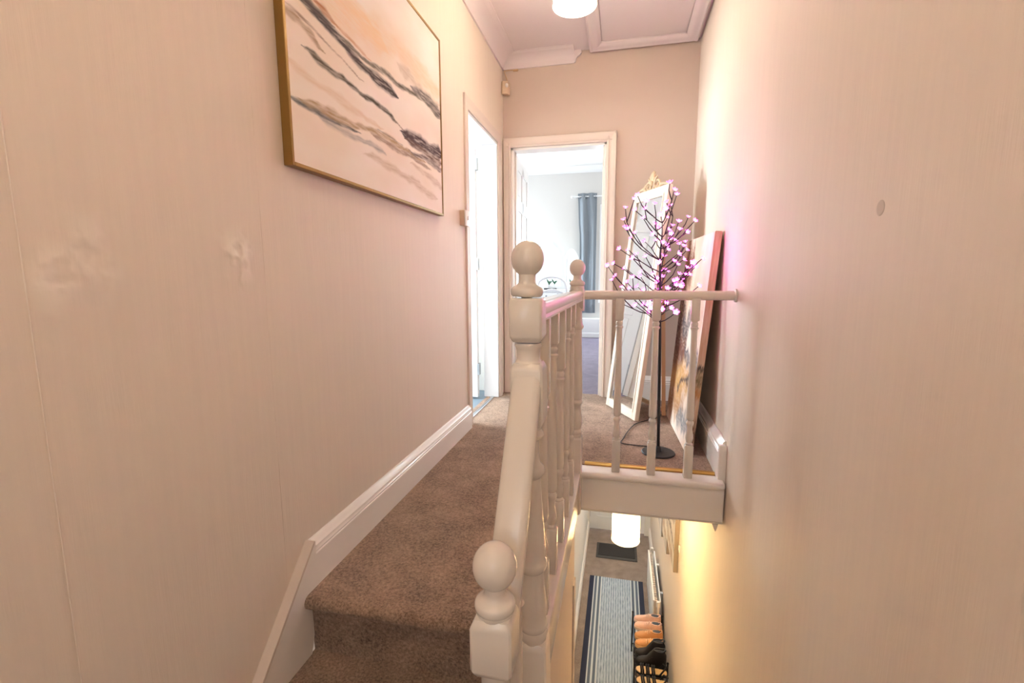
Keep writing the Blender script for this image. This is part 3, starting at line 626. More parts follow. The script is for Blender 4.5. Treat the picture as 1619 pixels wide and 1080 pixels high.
# ------------------------------------------------------------------ cheval mirror
mu = Vector((.461, -.887, 0)); mn = Vector((.887, .461, 0)); tl = math.radians(7.0); mw = mn*math.sin(tl)+Vector((0, 0, math.cos(tl))); mf = mu.cross(mw)
if mf.dot(mn) > 0: mf = -mf     # faces away from the corner
MB = Vector((.030, 3.337, FZ+.004)); W, H = .435, 1.545
cm = thing('cheval_mirror', 'tall cream framed standing mirror with a carved crest, leaning in the corner', 'mirror', MB)
def mp_(s, t, d=0): return MB+mu*s+mw*t+mf*d
def obox(bm, s0, s1, t0, t1, d0, d1, bev=.004):
    c0 = len(bm.verts); tmp = bmesh.new(); box(tmp, s0, s1, t0, t1, d0, d1, bev, 2)
    me = bpy.data.meshes.new('tmp'); tmp.to_mesh(me); tmp.free(); bm.from_mesh(me); bpy.data.meshes.remove(me)
    bm.verts.ensure_lookup_table()
    for v in bm.verts[c0:]: v.co = mp_(*v.co)
    return bm
for q in ((-W/2, -W/2+.042, 0, H), (W/2-.042, W/2, 0, H), (-W/2+.042, W/2-.042, 0, .055), (-W/2+.042, W/2-.042, H-.06, H)):
    b = new(); obox(b, *q, -.016, .016); part('frame_side', b, 'cream_wood', cm)
b = new()
for q in ((-W/2+.036, -W/2+.05, .05, H-.055), (W/2-.05, W/2-.036, .05, H-.055), (-W/2+.04, W/2-.04, .047, .061), (-W/2+.04, W/2-.04, H-.066, H-.052)): obox(b, *q, .010, .021, .003)
part('inner_bead', b, 'cream_wood', cm)
b = new(); obox(b, -W/2+.04, W/2-.04, .05, H-.055, .004, .008, 0); part('mirror_glass', b, 'mirror', cm, smooth=False)
b = new(); obox(b, -W/2+.02, W/2-.02, .03, H-.03, -.014, -.004, 0); part('back_board', b, 'tan_wood', cm, smooth=False)
# carved crest: scrolls, leaves and a shell
b = new()
for s in (-1, 1):
    pts = []
    for i in range(26):
        t = i/25; an = t*2.6*math.pi; rr = .034*(1-.72*t); pts.append(mp_(s*(.052+rr*math.cos(an)*1.0), H+.026+rr*math.sin(an), .004))
    tube(b, pts, [.009*(1-.5*i/25) for i in range(26)], 7)
    tube(b, [mp_(s*.20, H+.004, .004), mp_(s*.15, H+.016, .006), mp_(s*.11, H+.02, .006), mp_(s*.075, H+.002, .004)], [.004, .009, .011, .006], 7)
    tube(b, [mp_(s*.012, H, .004), mp_(s*.03, H+.05, .008), mp_(s*.05, H+.078, .010), mp_(s*.062, H+.07, .012)], [.008, .010, .008, .004], 7)
    tube(b, [mp_(s*.09, H, .004), mp_(s*.10, H+.03, .008), mp_(s*.085, H+.05, .010)], [.008, .008, .004], 7)
for k_ in range(7):
    an = math.pi*(.12+.76*k_/6); tube(b, [mp_(0, H+.045, .008), mp_(.028*math.cos(an), H+.045+.05*math.sin(an), .014), mp_(.036*math.cos(an), H+.045+.078*math.sin(an), .008)], [.006, .011, .005], 7)
ball(b, mp_(0, H+.04, .012), .018)
part('crest', b, 'crest', cm)
# rear strut frame
b = new()
SB = [mp_(s, 0)+mn*.235 for s in (-.165, .165)]
for sgn, s in ((0, -.165), (1, .165)):
    top = mp_(s, H*.82, -.02); bot = Vector((SB[sgn].x, SB[sgn].y, FZ+.012))
    b = new(); tube(b, [bot, top], .017, 4); part('rear_leg', b, 'tan_wood', cm, smooth=False)
b = new(); tube(b, [Vector((SB[0].x, SB[0].y, FZ+.05)), Vector((SB[1].x, SB[1].y, FZ+.05))], .016, 4); part('rear_rail', b, 'tan_wood', cm, smooth=False)

# ------------------------------------------------------------------ canvas leaning on the right wall
cn = thing('canvas_painting', 'abstract brown and white canvas leaning against the right wall by the skirting', 'painting', (.42, 3.05, FZ))
A0 = Vector((.372, 2.61, FZ+.002)); CU = Vector((-.035, .74, 0)); lean_ = Vector((.092, 0, 1.185)); nn = CU.cross(lean_).normalized()
if nn.x > 0: nn = -nn
def hexa(bm, o, u, v, wv):
    vv = [bm.verts.new(o+u*i+v*j+wv*k_) for i in (0, 1) for j in (0, 1) for k_ in (0, 1)]
    for f in ((0, 1, 3, 2), (4, 6, 7, 5), (0, 4, 5, 1), (2, 3, 7, 6), (0, 2, 6, 4), (1, 5, 7, 3)): bm.faces.new([vv[i] for i in f])
b = new(); hexa(b, A0, CU, lean_, -nn*.034)
bmesh.ops.bevel(b, geom=list(b.edges), offset=.003, segments=2, affect='EDGES'); part('stretcher', b, 'tan_wood', cn)
rust = lin(120, 66, 40)[:3]; goldp = lin(200, 150, 84)[:3]; ink = lin(44, 38, 52)[:3]
DEFC = [([(.62, .78), (.8, .80), (1, .78)], .20, lin(150, 96, 66)[:3], .8, 6), ([(.50, .46), (.7, .45), (1, .44)], .13, lin(86, 52, 42)[:3], .95, 6), ([(.45, .2), (.7, .19), (1, .17)], .10, lin(176, 126, 72)[:3], .8, 6), ([(.05, .62), (.3, .66), (.6, .72), (1, .7)], .10, lin(214, 178, 150)[:3], .7, 5), ([(.62, .86), (.8, .84), (1.0, .80)], .10, rust, .9, 5), ([(.72, .62), (.85, .60), (1, .56)], .12, lin(84, 50, 44)[:3], .9, 5), ([(.45, .58), (.6, .56), (.75, .55)], .06, ink, .8, 5),
        ([(0, .40), (.2, .42), (.5, .40), (.8, .44), (1, .42)], .035, lin(70, 66, 82)[:3], .9, 5), ([(.55, .40), (.75, .38), (1, .36)], .10, rust, .8, 6), ([(.2, .30), (.5, .28), (.8, .26), (1, .22)], .08, goldp, .9, 6), ([(.1, .33), (.4, .30), (.62, .22)], .02, ink, .9, 5), ([(.3, .16), (.6, .13), (1, .10)], .05, lin(170, 120, 76)[:3], .7, 6), ([(0, .12), (.35, .1), (.5, .08)], .05, lin(96, 106, 116)[:3], .8, 5)]
sc_ = strokes(DEFC, .7)
paint_grid('painted_face', cn, 90, 130, A0+nn*.0012+CU*.004, CU*.992, lean_*.998, lambda u, v: sc_(u, v, mixc(lin(240, 226, 214)[:3], lin(226, 200, 178)[:3], .5+fb(u*3, v*3))))
# the wrapped near edge carries the paint too
DEFE = [([(0, .40), (1, .40)], .012, ink, 1, 2), ([(0, .355), (1, .35)], .04, lin(120, 112, 70)[:3], .8, 4), ([(0, .285), (1, .29)], .03, lin(196, 140, 70)[:3], .9, 4), ([(0, .10), (1, .10)], .05, lin(110, 74, 54)[:3], .8, 4), ([(0, .01), (1, .01)], .05, lin(120, 124, 126)[:3], .8, 4)]
se_ = strokes(DEFE, 1)
paint_grid('painted_edge', cn, 8, 130, A0-CU.normalized()*.0012, -nn*.034, lean_*.998, lambda u, v: se_(u, v, mixc(lin(222, 196, 168)[:3], lin(206, 170, 136)[:3], .5+fb(u*3, v*9))))

# ------------------------------------------------------------------ blossom tree lamp
FLW = [(0.221,2.474,0.444),(0.238,2.421,0.401),(0.261,2.538,0.397),(0.071,2.442,0.387),(0.055,2.407,0.365),(0.117,2.541,0.37),(0.17,2.747,0.387),(0.23,2.7,0.387),(0.25,2.686,0.367),(0.015,2.469,0.333),(0.066,2.595,0.337),(0.113,2.491,0.328),(0.206,2.449,0.317),(0.102,2.422,0.275),(0.183,2.466,0.295),(0.24,2.751,0.312),(0.173,2.712,0.277),(0.01,2.703,0.303),(0.018,2.7,0.261),(0.034,2.457,0.231),(0.066,2.504,0.213),(0.049,2.631,0.199),(0.337,2.673,0.303),(0.349,2.53,0.268),(0.262,2.415,0.253),(0.255,2.622,0.257),(0.293,2.649,0.238),(0.232,2.582,0.232),(0.234,2.451,0.202),(0.32,2.569,0.218),(0.15,2.416,0.199),(0.19,2.754,0.26),(0.124,2.726,0.188),(0.177,2.599,0.181),(0.204,2.5,0.164),(0.26,2.744,0.196),(0.269,2.609,0.179),(0.241,2.733,0.163),(0.306,2.719,0.168),(0.318,2.583,0.17),(0.305,2.546,0.146),(0.329,2.62,0.131),(0.23,2.552,0.13),(-0.007,2.445,0.134),(0.037,2.502,0.131),(0.083,2.705,0.116),(0.058,2.397,0.083),(0.117,2.399,0.091),(0.218,2.631,0.101),(0.273,2.492,0.107),(0.312,2.594,0.082),(0.263,2.568,0.073),(0.19,2.517,0.065),(0.374,2.413,0.08),(0.335,2.414,0.06),(-0.069,2.633,0.055),(-0.034,2.491,0.063),(0.023,2.522,0.038),(-0.025,2.679,-0.001),(-0.041,2.508,-0.021),(0.106,2.603,0.017),(0.11,2.742,-0.004),(0.157,2.42,0.008),(0.058,2.405,-0.008),(0.034,2.472,-0.032),(0.009,2.686,-0.062),(0.091,2.626,-0.057),(0.048,2.475,-0.064),(0.119,2.512,-0.071),(0.178,2.451,-0.013),(0.187,2.564,-0.037),(0.163,2.397,-0.058),(0.209,2.659,-0.073),(0.227,2.738,-0.008),(0.221,2.762,0.023),(0.246,2.674,0.022),(0.239,2.764,0.034),(0.263,2.387,0.052),(0.32,2.496,0.037),(0.357,2.61,0.043),(0.351,2.45,0.043),(0.344,2.485,0.063),(0.308,2.707,0.008),(0.315,2.497,0.003),(0.327,2.457,0.004),(0.307,2.558,-0.016),(0.266,2.435,-0.018),(0.262,2.533,-0.03),(0.318,2.68,-0.038),(0.274,2.513,-0.049),(0.279,2.384,-0.05),(0.222,2.398,-0.062),(0.378,2.50,-0.051),(0.081,2.525,-0.153),(0.121,2.496,-0.144),(0.148,2.419,-0.158),(0.167,2.773,-0.202),(0.233,2.55,-0.138),(0.206,2.463,-0.166),(0.243,2.404,-0.155),(0.265,2.402,-0.176),(0.137,2.447,-0.143),(0.211,2.651,-0.146),(0.015,2.44,-0.139)]
bt = thing('blossom_tree_lamp', 'dark twig tree lamp with glowing pink blossom lights in the corner', 'lamp', (.226, 2.59, FZ))
b = new(); lathe(b, [(.088, .002), (.089, .006), (.085, .010), (.02, .013), (.014, .03), (.011, .04)], 36, (.226, 2.59, FZ)); part('base_plate', b, 'black', bt)
TR = [Vector(q) for q in ((.226, 2.59, -.94), (.214, 2.59, -.412), (.209, 2.59, -.24), (.207, 2.59, -.17), (.205, 2.59, -.10), (.203, 2.588, -.04), (.200, 2.59, .02), (.198, 2.592, .08), (.199, 2.59, .14), (.203, 2.59, .20))]
b = new(); tube(b, TR, [.0085, .0085, .0075, .007, .0068, .0062, .0058, .0052, .0045, .0035], 8); part('trunk', b, 'black', bt)
nodes = [(q, None, 0.0, i) for i, q in enumerate(TR[2:])]     # (position, parent, path length, root)
order = sorted(range(len(FLW)), key=lambda i: min((Vector(FLW[i])-q).length for q in TR[2:]))
edges = []
for i in order:
    f = Vector(FLW[i]); best = None
    for j, (q, par, L, rt) in enumerate(nodes):
        dv = f-q; dist = dv.length
        if dist < .012: continue
        cost = dist+.45*L
        if par is not None:
            pv = (q-nodes[par][0])
            cs = dv.normalized().dot(pv.normalized()); cost += .10*max(0, .55-cs)
        cost += .42*max(0, .55-dv.normalized().z)
        if best is None or cost < best[0]: best = (cost, j)
    j = best[1]; q, par, L, rt = nodes[j]
    # a joint part way along, the blossom sits on a short twig
    mid = q.lerp(f, .62)+Vector((random.uniform(-1, 1), random.uniform(-1, 1), random.uniform(-1.2, .4)))*.012*min(1, (f-q).length/.1)
    nodes.append((mid, j, L+(mid-q).length, rt)); edges.append((rt, q, mid, f))
byroot = {}
for rt, q, mid, f in edges: byroot.setdefault(rt, []).append((q, mid, f))
for rt, es in byroot.items():
    b = new()
    for q, mid, f in es: tube(b, [q, q.lerp(mid, .5)+Vector((0, 0, -.004)), mid, f], [.0032, .0029, .0025, .002], 5)
    part('branch', b, 'branch_brown', bt)
# blossom: five petals in a shallow cup around a bulb, local +z outwards
fbm = new()
for k_ in range(5):
    an = 2*math.pi*k_/5; ca, sa = math.cos(an), math.sin(an)
    def pt(rr, tt, z): return fbm.verts.new((rr*ca-tt*sa, rr*sa+tt*ca, z))
    c0 = pt(.002, 0, .0); l1 = pt(.008, .0062, .006); r1 = pt(.008, -.0062, .006); m1 = pt(.009, 0, .0045); l2 = pt(.0155, .0052, .012); r2 = pt(.0155, -.0052, .012); tip = pt(.0185, 0, .0135)
    for f in ((c0, l1, m1), (c0, m1, r1), (l1, l2, m1), (m1, r2, r1), (l2, tip, m1), (tip, r2, m1)): fbm.faces.new(f[::-1])
ret = bmesh.ops.extrude_face_region(fbm, geom=list(fbm.faces))
for v in [g for g in ret['geom'] if isinstance(g, bmesh.types.BMVert)]: v.co.z += .0012
fme = finish('blossom', fbm, 'blossom', True, 60)
bbm = new(); ball(bbm, (0, 0, .007), .0052, 1, 1, 1.2, 8, 6); bme = finish('bulb', bbm, 'blossom_bulb', True)
tb = wpos(bt)
for rt, q, mid, f in edges:
    o = bpy.data.objects.new('blossom', fme); C.objects.link(o); o.parent = bt; o.location = f-tb; o.rotation_mode = 'QUATERNION'
    dr = ((f-mid).normalized()+Vector((random.uniform(-.4, .4), -.35+random.uniform(-.4, .4), random.uniform(-.1, .5)))).normalized()
    o.rotation_quaternion = dr.to_track_quat('Z', 'Y'); s_ = random.uniform(.66, .92); o.scale = (s_, s_, s_)
    q_ = bpy.data.objects.new('bulb', bme); C.objects.link(q_); q_.parent = o
b = new(); CB = [(.226, 2.67, -.956), (.10, 2.68, -.956), (.03, 2.70, -.956), (.04, 2.77, -.955), (.07, 2.92, -.955), (.12, 3.08, -.955), (.19, 3.17, -.955), (.29, 3.30, -.955), (.40, 3.60, -.955)]
def smooth_path(pts, n=5):
    pts = [Vector(q) for q in pts]; out = []
    for i in range(len(pts)-1):
        p0, p1, p2, p3 = pts[max(i-1, 0)], pts[i], pts[i+1], pts[min(i+2, len(pts)-1)]
        for k_ in range(n):
            t = k_/n; out.append(.5*((2*p1)+(p2-p0)*t+(2*p0-5*p1+4*p2-p3)*t*t+(-p0+3*p1-3*p2+p3)*t**3))
    return out+[pts[-1]]
tube(b, smooth_path(CB), .0028, 6); part('power_cable', b, 'black', bt)

# ------------------------------------------------------------------ downstairs hall
rg = thing('runner_rug', 'grey blue striped runner rug with navy borders on the hall floor', 'rug', (.045, 4.2, GZ))
RX0, RX1, RY0, RY1 = -.272, .362, 2.95, 5.51
cols = {'n': lin(40, 46, 66), 'b': lin(92, 104, 120), 'w': lin(196, 204, 206), 'c': lin(150, 162, 168)}
m_n = mat('rug_navy', cols['n'], .95, bump=.6, scale=300); m_b = mat('rug_blue', cols['b'], .95, bump=.6, scale=300); m_w = mat('rug_white', cols['w'], .95, bump=.6, scale=300)
def rugc():
    m = bpy.data.materials.new('rug_centre'); m.use_nodes = True; nt = m.node_tree; bs = nt.nodes['Principled BSDF']; bs.inputs['Roughness'].default_value = .95
    tc = nt.nodes.new('ShaderNodeTexCoord'); mp1 = nt.nodes.new('ShaderNodeMapping'); mp1.inputs['Scale'].default_value = (180, 26, 1)
    w1 = nt.nodes.new('ShaderNodeTexWave'); w1.inputs['Scale'].default_value = 12; w1.bands_direction = 'X'; w1.inputs['Distortion'].default_value = .4
    n1 = nt.nodes.new('ShaderNodeTexNoise'); n1.inputs['Scale'].default_value = .5; n1.inputs['Detail'].default_value = 5
    mx = nt.nodes.new('ShaderNodeMath'); mx.operation = 'MULTIPLY_ADD'; mx.inputs[1].default_value = .35
    cr = nt.nodes.new('ShaderNodeValToRGB'); cr.color_ramp.elements[0].position = .35; cr.color_ramp.elements[1].position = .85
    cr.color_ramp.elements[0].color = lin(108, 124, 142); cr.color_ramp.elements[1].color = lin(178, 192, 206)
    nt.links.new(tc.outputs['Object'], mp1.inputs[0]); nt.links.new(mp1.outputs[0], n1.inputs['Vector']); nt.links.new(tc.outputs['Object'], w1.inputs['Vector'])
    nt.links.new(w1.outputs['Fac'], mx.inputs[0]); nt.links.new(n1.outputs['Fac'], mx.inputs[2]); nt.links.new(mx.outputs[0], cr.inputs[0]); nt.links.new(cr.outputs[0], bs.inputs['Base Color'])
    MATS['rug_centre'] = m
rugc()
WX = RX1-RX0
bands = [(0, .085, 'rug_navy', .010), (.085, .105, 'rug_white', .009), (.105, .145, 'rug_blue', .009), (.145, .175, 'rug_white', .009), (.175, .215, 'rug_blue', .009), (.215, .235, 'rug_white', .009)]
for u0, u1, m_, h in bands:
    for q0, q1 in ((u0, u1), (1-u1, 1-u0)):
        b = new(); box(b, RX0+WX*q0, RX0+WX*q1, RY0, RY1, GZ, GZ+h); part('stripe' if m_ != 'rug_navy' else 'border', b, m_, rg, smooth=False)
b = new(); box(b, RX0+WX*.235, RX0+WX*.765, RY0, RY1, GZ, GZ+.009); part('centre_field', b, 'rug_centre', rg, smooth=False)
dm = thing('door_mat', 'dark grey door mat in front of the front door', 'mat', (.045, 6.1, GZ))
b = new(); box(b, -.222, .314, 5.92, 6.28, GZ, GZ+.009, .003); part('rubber_edge', b, 'mat_edge', dm)
b = new(); box(b, -.195, .287, 5.975, 6.255, GZ+.006, GZ+.014, .003); part('bristle_pad', b, 'door_mat', dm)
# radiator
rd = thing('radiator', 'white panel radiator on the right wall of the hall', 'radiator', (.46, 4.7, GZ+.12))
ry0, ry1, rz0, rz1 = 4.46, 5.35, GZ+.10, GZ+.53
b = new(); box(b, .398, .410, ry0, ry1, rz0, rz1, .004, 2); part('front_panel', b, 'white', rd)
b = new(); box(b, .462, .474, ry0, ry1, rz0, rz1, .004, 2); part('rear_panel', b, 'white', rd)
for i in range(30):
    b = new(); y = ry0+.02+i*(ry1-ry0-.05)/29; box(b, .410, .440, y, y+.012, rz0+.01, rz1-.008); part('fin', b, 'trim_dull', rd, smooth=False)
b = new(); box(b, .396, .414, ry0, ry1, rz1-.012, rz1+.004, .002); part('top_rail', b, 'trim', rd)
for y in (ry0-.03, ry1+.03):
    b = new(); lathe(b, [(.012, -.06), (.012, 0), (.02, .004), (.021, .05), (.016, .06)], 16, (.445, y, rz1-.045)); tube(b, [(.445, y, rz1-.10), (.445, y, GZ)], .008, 8); part('valve', b, 'plastic_white', rd)
for y in (ry0+.2, ry1-.2):
    b = new(); box(b, .474, XR, y, y+.03, rz0+.05, rz1-.05); part('bracket', b, 'white', rd)
# triptych of canvases on the hall wall
TD = [([(.0, .8), (.5, .74), (1, .78)], .05, lin(60, 58, 60)[:3], .9, 5), ([(.1, .55), (.5, .5), (.9, .56)], .05, lin(110, 98, 84)[:3], .9, 5), ([(.0, .3), (.5, .34), (1, .25)], .035, lin(66, 62, 62)[:3], .9, 5), ([(.1, .12), (.8, .08)], .05, lin(150, 120, 92)[:3], .8, 5)]
for k_, (y0, y1, z0, z1, lab, th) in enumerate(((3.70, 4.22, -2.36, -1.62, 'nearest grey and brown canvas of the three on the hall wall', .035), (4.27, 4.70, -2.55, -1.62, 'middle grey streaked canvas of the three on the hall wall', .03), (4.76, 5.30, -2.66, -1.62, 'farthest dark grey canvas of the three on the hall wall', .03))):
    t = thing('canvas_print', lab, 'picture', (XR, (y0+y1)/2, z0), 0, 'three canvases on the hall wall')
    b = new(); box(b, XR-th, XR-.001, y0, y1, z0, z1, .002); part('stretcher', b, 'grey_edge', t)
    s_ = strokes([([(u, v+.05*k_) for u, v in pp], w_, c_, o_, r_) for pp, w_, c_, o_, r_ in TD], 1)
    paint_grid('printed_face', t, 40, 60, (XR-th-.0012, y1, z0), (0, y0-y1, 0), (0, 0, z1-z0), lambda u, v: s_(u, v, mixc(lin(214, 206, 196)[:3], lin(178, 168, 158)[:3], .5+fb(u*3+k_, v*3))))
b = new(); box(b, XR-.012, XR, 3.60, 3.645, -2.13, -2.085, .004, 2); solo('wall_socket', b, 'plastic_white', 'small white wall plate beside the nearest hall canvas', 'wall plate')
# shoe rack
sr = thing('shoe_rack', 'dark metal shoe rack along the right wall of the hall', 'shoe rack', (.35, 3.9, GZ))
kx0, kx1, ky0, ky1 = .205, .478, 3.22, 4.38; T1, T2 = GZ+.38, GZ+.10
for x in (kx0, kx1):
    for y in (ky0, (ky0+ky1)/2, ky1):
        b = new(); tube(b, [(x, y, GZ), (x, y, T1+.05)], .008, 8); ball(b, (x, y, T1+.055), .011, u=8, v=6); part('post', b, 'black', sr)
for z in (T1, T2):
    for x in (.22, .285, .35, .415, .465):
        b = new(); tube(b, [(x, ky0, z), (x, ky1, z)], .006, 6); part('shelf_bar', b, 'black', sr)
    for y in (ky0, (ky0+ky1)/2, ky1):
        b = new(); tube(b, [(kx0, y, z-.006), (kx1, y, z-.006)], .006, 6); part('cross_bar', b, 'black', sr)
SHM = {}
def smat(n, c, rough=.6):
    if n not in SHM: SHM[n] = mat('shoe_'+n, c, rough, bump=.2, scale=150, var=.06, varscale=30)
    return 'shoe_'+n
def loft(bm, secs, cap=True):
    rings = [[bm.verts.new(q) for q in s] for s in secs]; n = len(rings[0])
    for A, B in zip(rings, rings[1:]):
        for i in range(n): bm.faces.new((A[i], A[(i+1) % n], B[(i+1) % n], B[i]))
    bm.faces.new(rings[0][::-1]); bm.faces.new(rings[-1])
def shoe(name, label, loc, rz, mu_, ms_, ml_, style, side, group):
    """local: heel at x=0, toe at x=.25 ; side mirrors left/right"""
    t = thing(name, label, 'shoe', loc, rz, group); L = .25
    wd = [(0, .014), (.015, .027), (.06, .031), (.11, .030), (.16, .037), (.195, .040), (.225, .033), (.243, .021), (.250, .007)]
    off = [0, 0, 0, .001, .004, .006, .006, .005, .004]
    hs = {'sneaker': [.065, .078, .078, .082, .068, .056, .050, .042, .032], 'boot': [.11, .145, .15, .145, .075, .058, .050, .042, .032], 'sandal': [.03]*9, 'flat': [.05, .055, .045, .035, .038, .038, .034, .030, .026]}[style]
    def outline(g, z):
        pts = [(x, (w_+g)*1+o_*side) for (x, w_), o_ in zip(wd, off)]; pts2 = [(x, -(w_+g)+o_*side) for (x, w_), o_ in zip(wd, off)]
        return pts+pts2[::-1]
    b = new(); th = .028 if style == 'sneaker' else .018
    o1 = outline(.003, 0); loft(b, [[(x, y, 0) for x, y in o1], [(x*1.01, y*1.02, th*.5) for x, y in o1], [(x, y, th) for x, y in o1]]); part('sole', b, ms_, t, True, angle=60)
    if style == 'sandal':
        b = new(); o2 = outline(-.001, 0); loft(b, [[(x, y, th) for x, y in o2], [(x, y, th+.006) for x, y in o2]]); part('footbed', b, ml_, t, True, angle=60)
        for x in (.11, .155, .20):
            b = new(); pts = [(x, -.040, th), (x, -.036, th+.022), (x+.004, -.015, th+.038), (x+.004, .015, th+.038), (x, .036, th+.022), (x, .042, th)]
            for sx in (-.008, .008): tube(b, [(q[0]+sx, q[1], q[2]) for q in pts], .0075, 6)
            part('strap', b, mu_, t, True)
        b = new(); tube(b, [(.06, -.034, th), (.03, -.034, th+.05), (.005, 0, th+.06), (.03, .034, th+.05), (.06, .034, th)], .007, 6); part('heel_strap', b, mu_, t, True)
        return t
    b = new(); secs = []
    for (x, w_), o_, h in zip(wd, off, hs):
        s = []
        for k_ in range(13):
            an = math.pi*k_/12; cy = math.cos(an); sy = math.sin(an)
            top = w_*(.72 if h > .06 else .95)
            yy = (w_ if sy < .3 else w_+(top-w_)*min(1, (sy-.3)/.7))*abs(cy)**.75*(1 if cy > 0 else -1)
            s.append((x, yy+o_*side, th*.8+(h-th*.8)*sy**.8))
        secs.append(s)
    loft(b, secs); up_ = part('upper', b, mu_, t, True, angle=70)
    hh = hs[2]
    if style != 'boot':
        b = new(); loft(b, [[(.055+.042*math.cos(q), .019*math.sin(q), hh-.012) for q in [2*math.pi*i/14 for i in range(14)]], [(.055+.045*math.cos(q), .021*math.sin(q), hh+.002) for q in [2*math.pi*i/14 for i in range(14)]]]); part('opening', b, 'black', t, True)
    b = new(); tube(b, [(.055+.047*math.cos(q), .0225*math.sin(q), hh-.004+.010*(math.cos(q) < -.6)) for q in [2*math.pi*i/18 for i in range(19)]], .007, 6); part('collar', b, mu_, t, True)
    if style in ('sneaker', 'boot'):
        for i in range(4):
            x = .112+.018*i; z = .083-.0085*i if style == 'sneaker' else .10-.016*i
            b = new(); tube(b, [(x, -.022, z-.012), (x+.003, -.008, z+.002), (x+.006, .008, z+.002), (x+.008, .022, z-.012)], .0034, 6); part('lace', b, ml_, t, True)
    return t
pairs = [('sneaker', 'trainer', 'pink white trainer with pale laces at the far end of the shoe rack', 'pink', lin(232, 190, 172), lin(236, 214, 202), lin(214, 186, 178), 4.275),
         ('sneaker', 'trainer', 'tan trainer next to the pink trainers on the shoe rack', 'tan', lin(204, 146, 92), lin(222, 178, 130), lin(226, 190, 150), 4.07),
         ('boot', 'ankle_boot', 'black ankle boot in the middle of the shoe rack', 'blackboot', lin(24, 22, 24), lin(18, 18, 18), lin(40, 40, 42), 3.87),
         ('sandal', 'sandal', 'black strappy sandal with beige insole on the shoe rack', 'sandal', lin(26, 22, 24), lin(30, 26, 26), lin(216, 178, 128), 3.67),
         ('flat', 'slip_on_shoe', 'brown slip on shoe nearest the stairs on the shoe rack', 'brown', lin(90, 68, 50), lin(190, 170, 150), lin(60, 44, 34), 3.475)]
for style, nm, lab, key, cu, cs, cl, yy in pairs:
    a1, a2, a3 = smat(key+'_upper', cu), smat(key+'_sole', cs), smat(key+'_lace', cl)
    for s in (-1, 1):
        shoe(nm, ('farther ' if s > 0 else 'nearer ')+lab, (.466, yy+s*.054, T1+.007), math.pi+random.uniform(-.06, .06), a1, a2, a3, style, s, 'shoes on the rack')
for yy, key, style, nm, lab in ((4.22, 'blackboot', 'sneaker', 'trainer', 'black trainer on the lower shelf at the far end of the rack'), (4.02, 'brown', 'flat', 'slip_on_shoe', 'brown slip on shoe on the lower shelf of the rack')):
    for s in (-1, 1):
        shoe(nm, ('farther ' if s > 0 else 'nearer ')+lab, (.470, yy+s*.049, T2+.007), math.pi, 'shoe_'+key+'_upper', 'shoe_'+key+'_sole', 'shoe_'+key+'_lace', style, s, 'shoes on the rack')

# ------------------------------------------------------------------ bedroom
ct = thing('curtain', 'grey blue eyelet curtain beside the bright bedroom window', 'curtain', (-.5, 7.42, -.57))
cx0, cx1 = -.675, -.382; b = new(); nu, nv = 72, 12; g = []
for j in range(nv+1):
    z = -.575+(1.268+.575)*j/nv; row = []
    sp = 1-.10*math.sin(math.pi*j/nv)
    for i in range(nu+1):
        u = i/nu; x = cx1+(cx0-cx1)*u*sp*(1.0 if j > nv*.7 else .96); y = 7.565+.022*math.sin(u*2*math.pi*2.3+.5)+.006*math.sin(j*.8+u*5)
        row.append(b.verts.new((x, y, z)))
    g.append(row)
for j in range(nv):
    for i in range(nu): b.faces.new((g[j][i], g[j][i+1], g[j+1][i+1], g[j+1][i]))
cu_ = part('fabric', b, 'curtain', ct, angle=180); m_ = cu_.modifiers.new('thick', 'SOLIDIFY'); m_.thickness = .004
for i in range(6):
    b = new(); x = cx1-.025-i*.047; lathe(b, [(.017, -.004), (.024, -.004), (.026, 0), (.024, .004), (.017, .004)], 16)
    bmesh.ops.transform(b, matrix=Matrix.Translation((x, 7.565, 1.22)) @ Matrix.Rotation(math.pi/2, 4, 'Y'), verts=b.verts); part('eyelet', b, 'steel', ct)
rl = thing('curtain_rail', 'thin white curtain rail above the bedroom window', 'curtain rail', (.3, 7.45, 1.18))
b = new(); tube(b, [(-.765, 7.565, 1.22), (1.2, 7.565, 1.22)], .010, 10); part('rod', b, 'white', rl)
for x in (-.765, 1.2): b = new(); ball(b, (x, 7.565, 1.22), .02); part('rod_end', b, 'white', rl)
for x in (-.70, 1.15): b = new(); tube(b, [(x, 7.565, 1.22), (x, 7.66, 1.22)], .008, 8); part('bracket', b, 'white', rl)
# dressing table
dt = thing('dressing_table', 'white dressing table against the bedroom wall', 'dressing table', (-1.08, 7.25, FZ))
b = new(); box(b, -1.62, -.54, 7.03, 7.48, -.225, -.195, .008, 2); part('table_top', b, 'white', dt)
b = new(); box(b, -1.58, -.58, 7.07, 7.46, -.36, -.225, .004); part('apron', b, 'white', dt)
for x0, x1 in ((-1.56, -1.26), (-1.24, -.92), (-.90, -.60)):
    b = new(); box(b, x0, x1, 7.052, 7.072, -.345, -.24, .004); dw = part('drawer', b, 'white', dt); b = new(); ball(b, ((x0+x1)/2, 7.04, -.29), .014); part('knob', b, 'steel', dw)
for x in (-1.55, -.61):
    for y in (7.10, 7.43):
        b = new(); tube(b, [(x, y, -.36), (x*1.0, y-.02, -.45), (x, y+.01, -.70), (x, y-.02, FZ)], [.03, .034, .02, .016], 10); part('leg', b, 'white', dt)
vm = thing('vanity_mirror', 'white three panel arched mirror on the dressing table', 'mirror', (-1.08, 7.36, -.195))
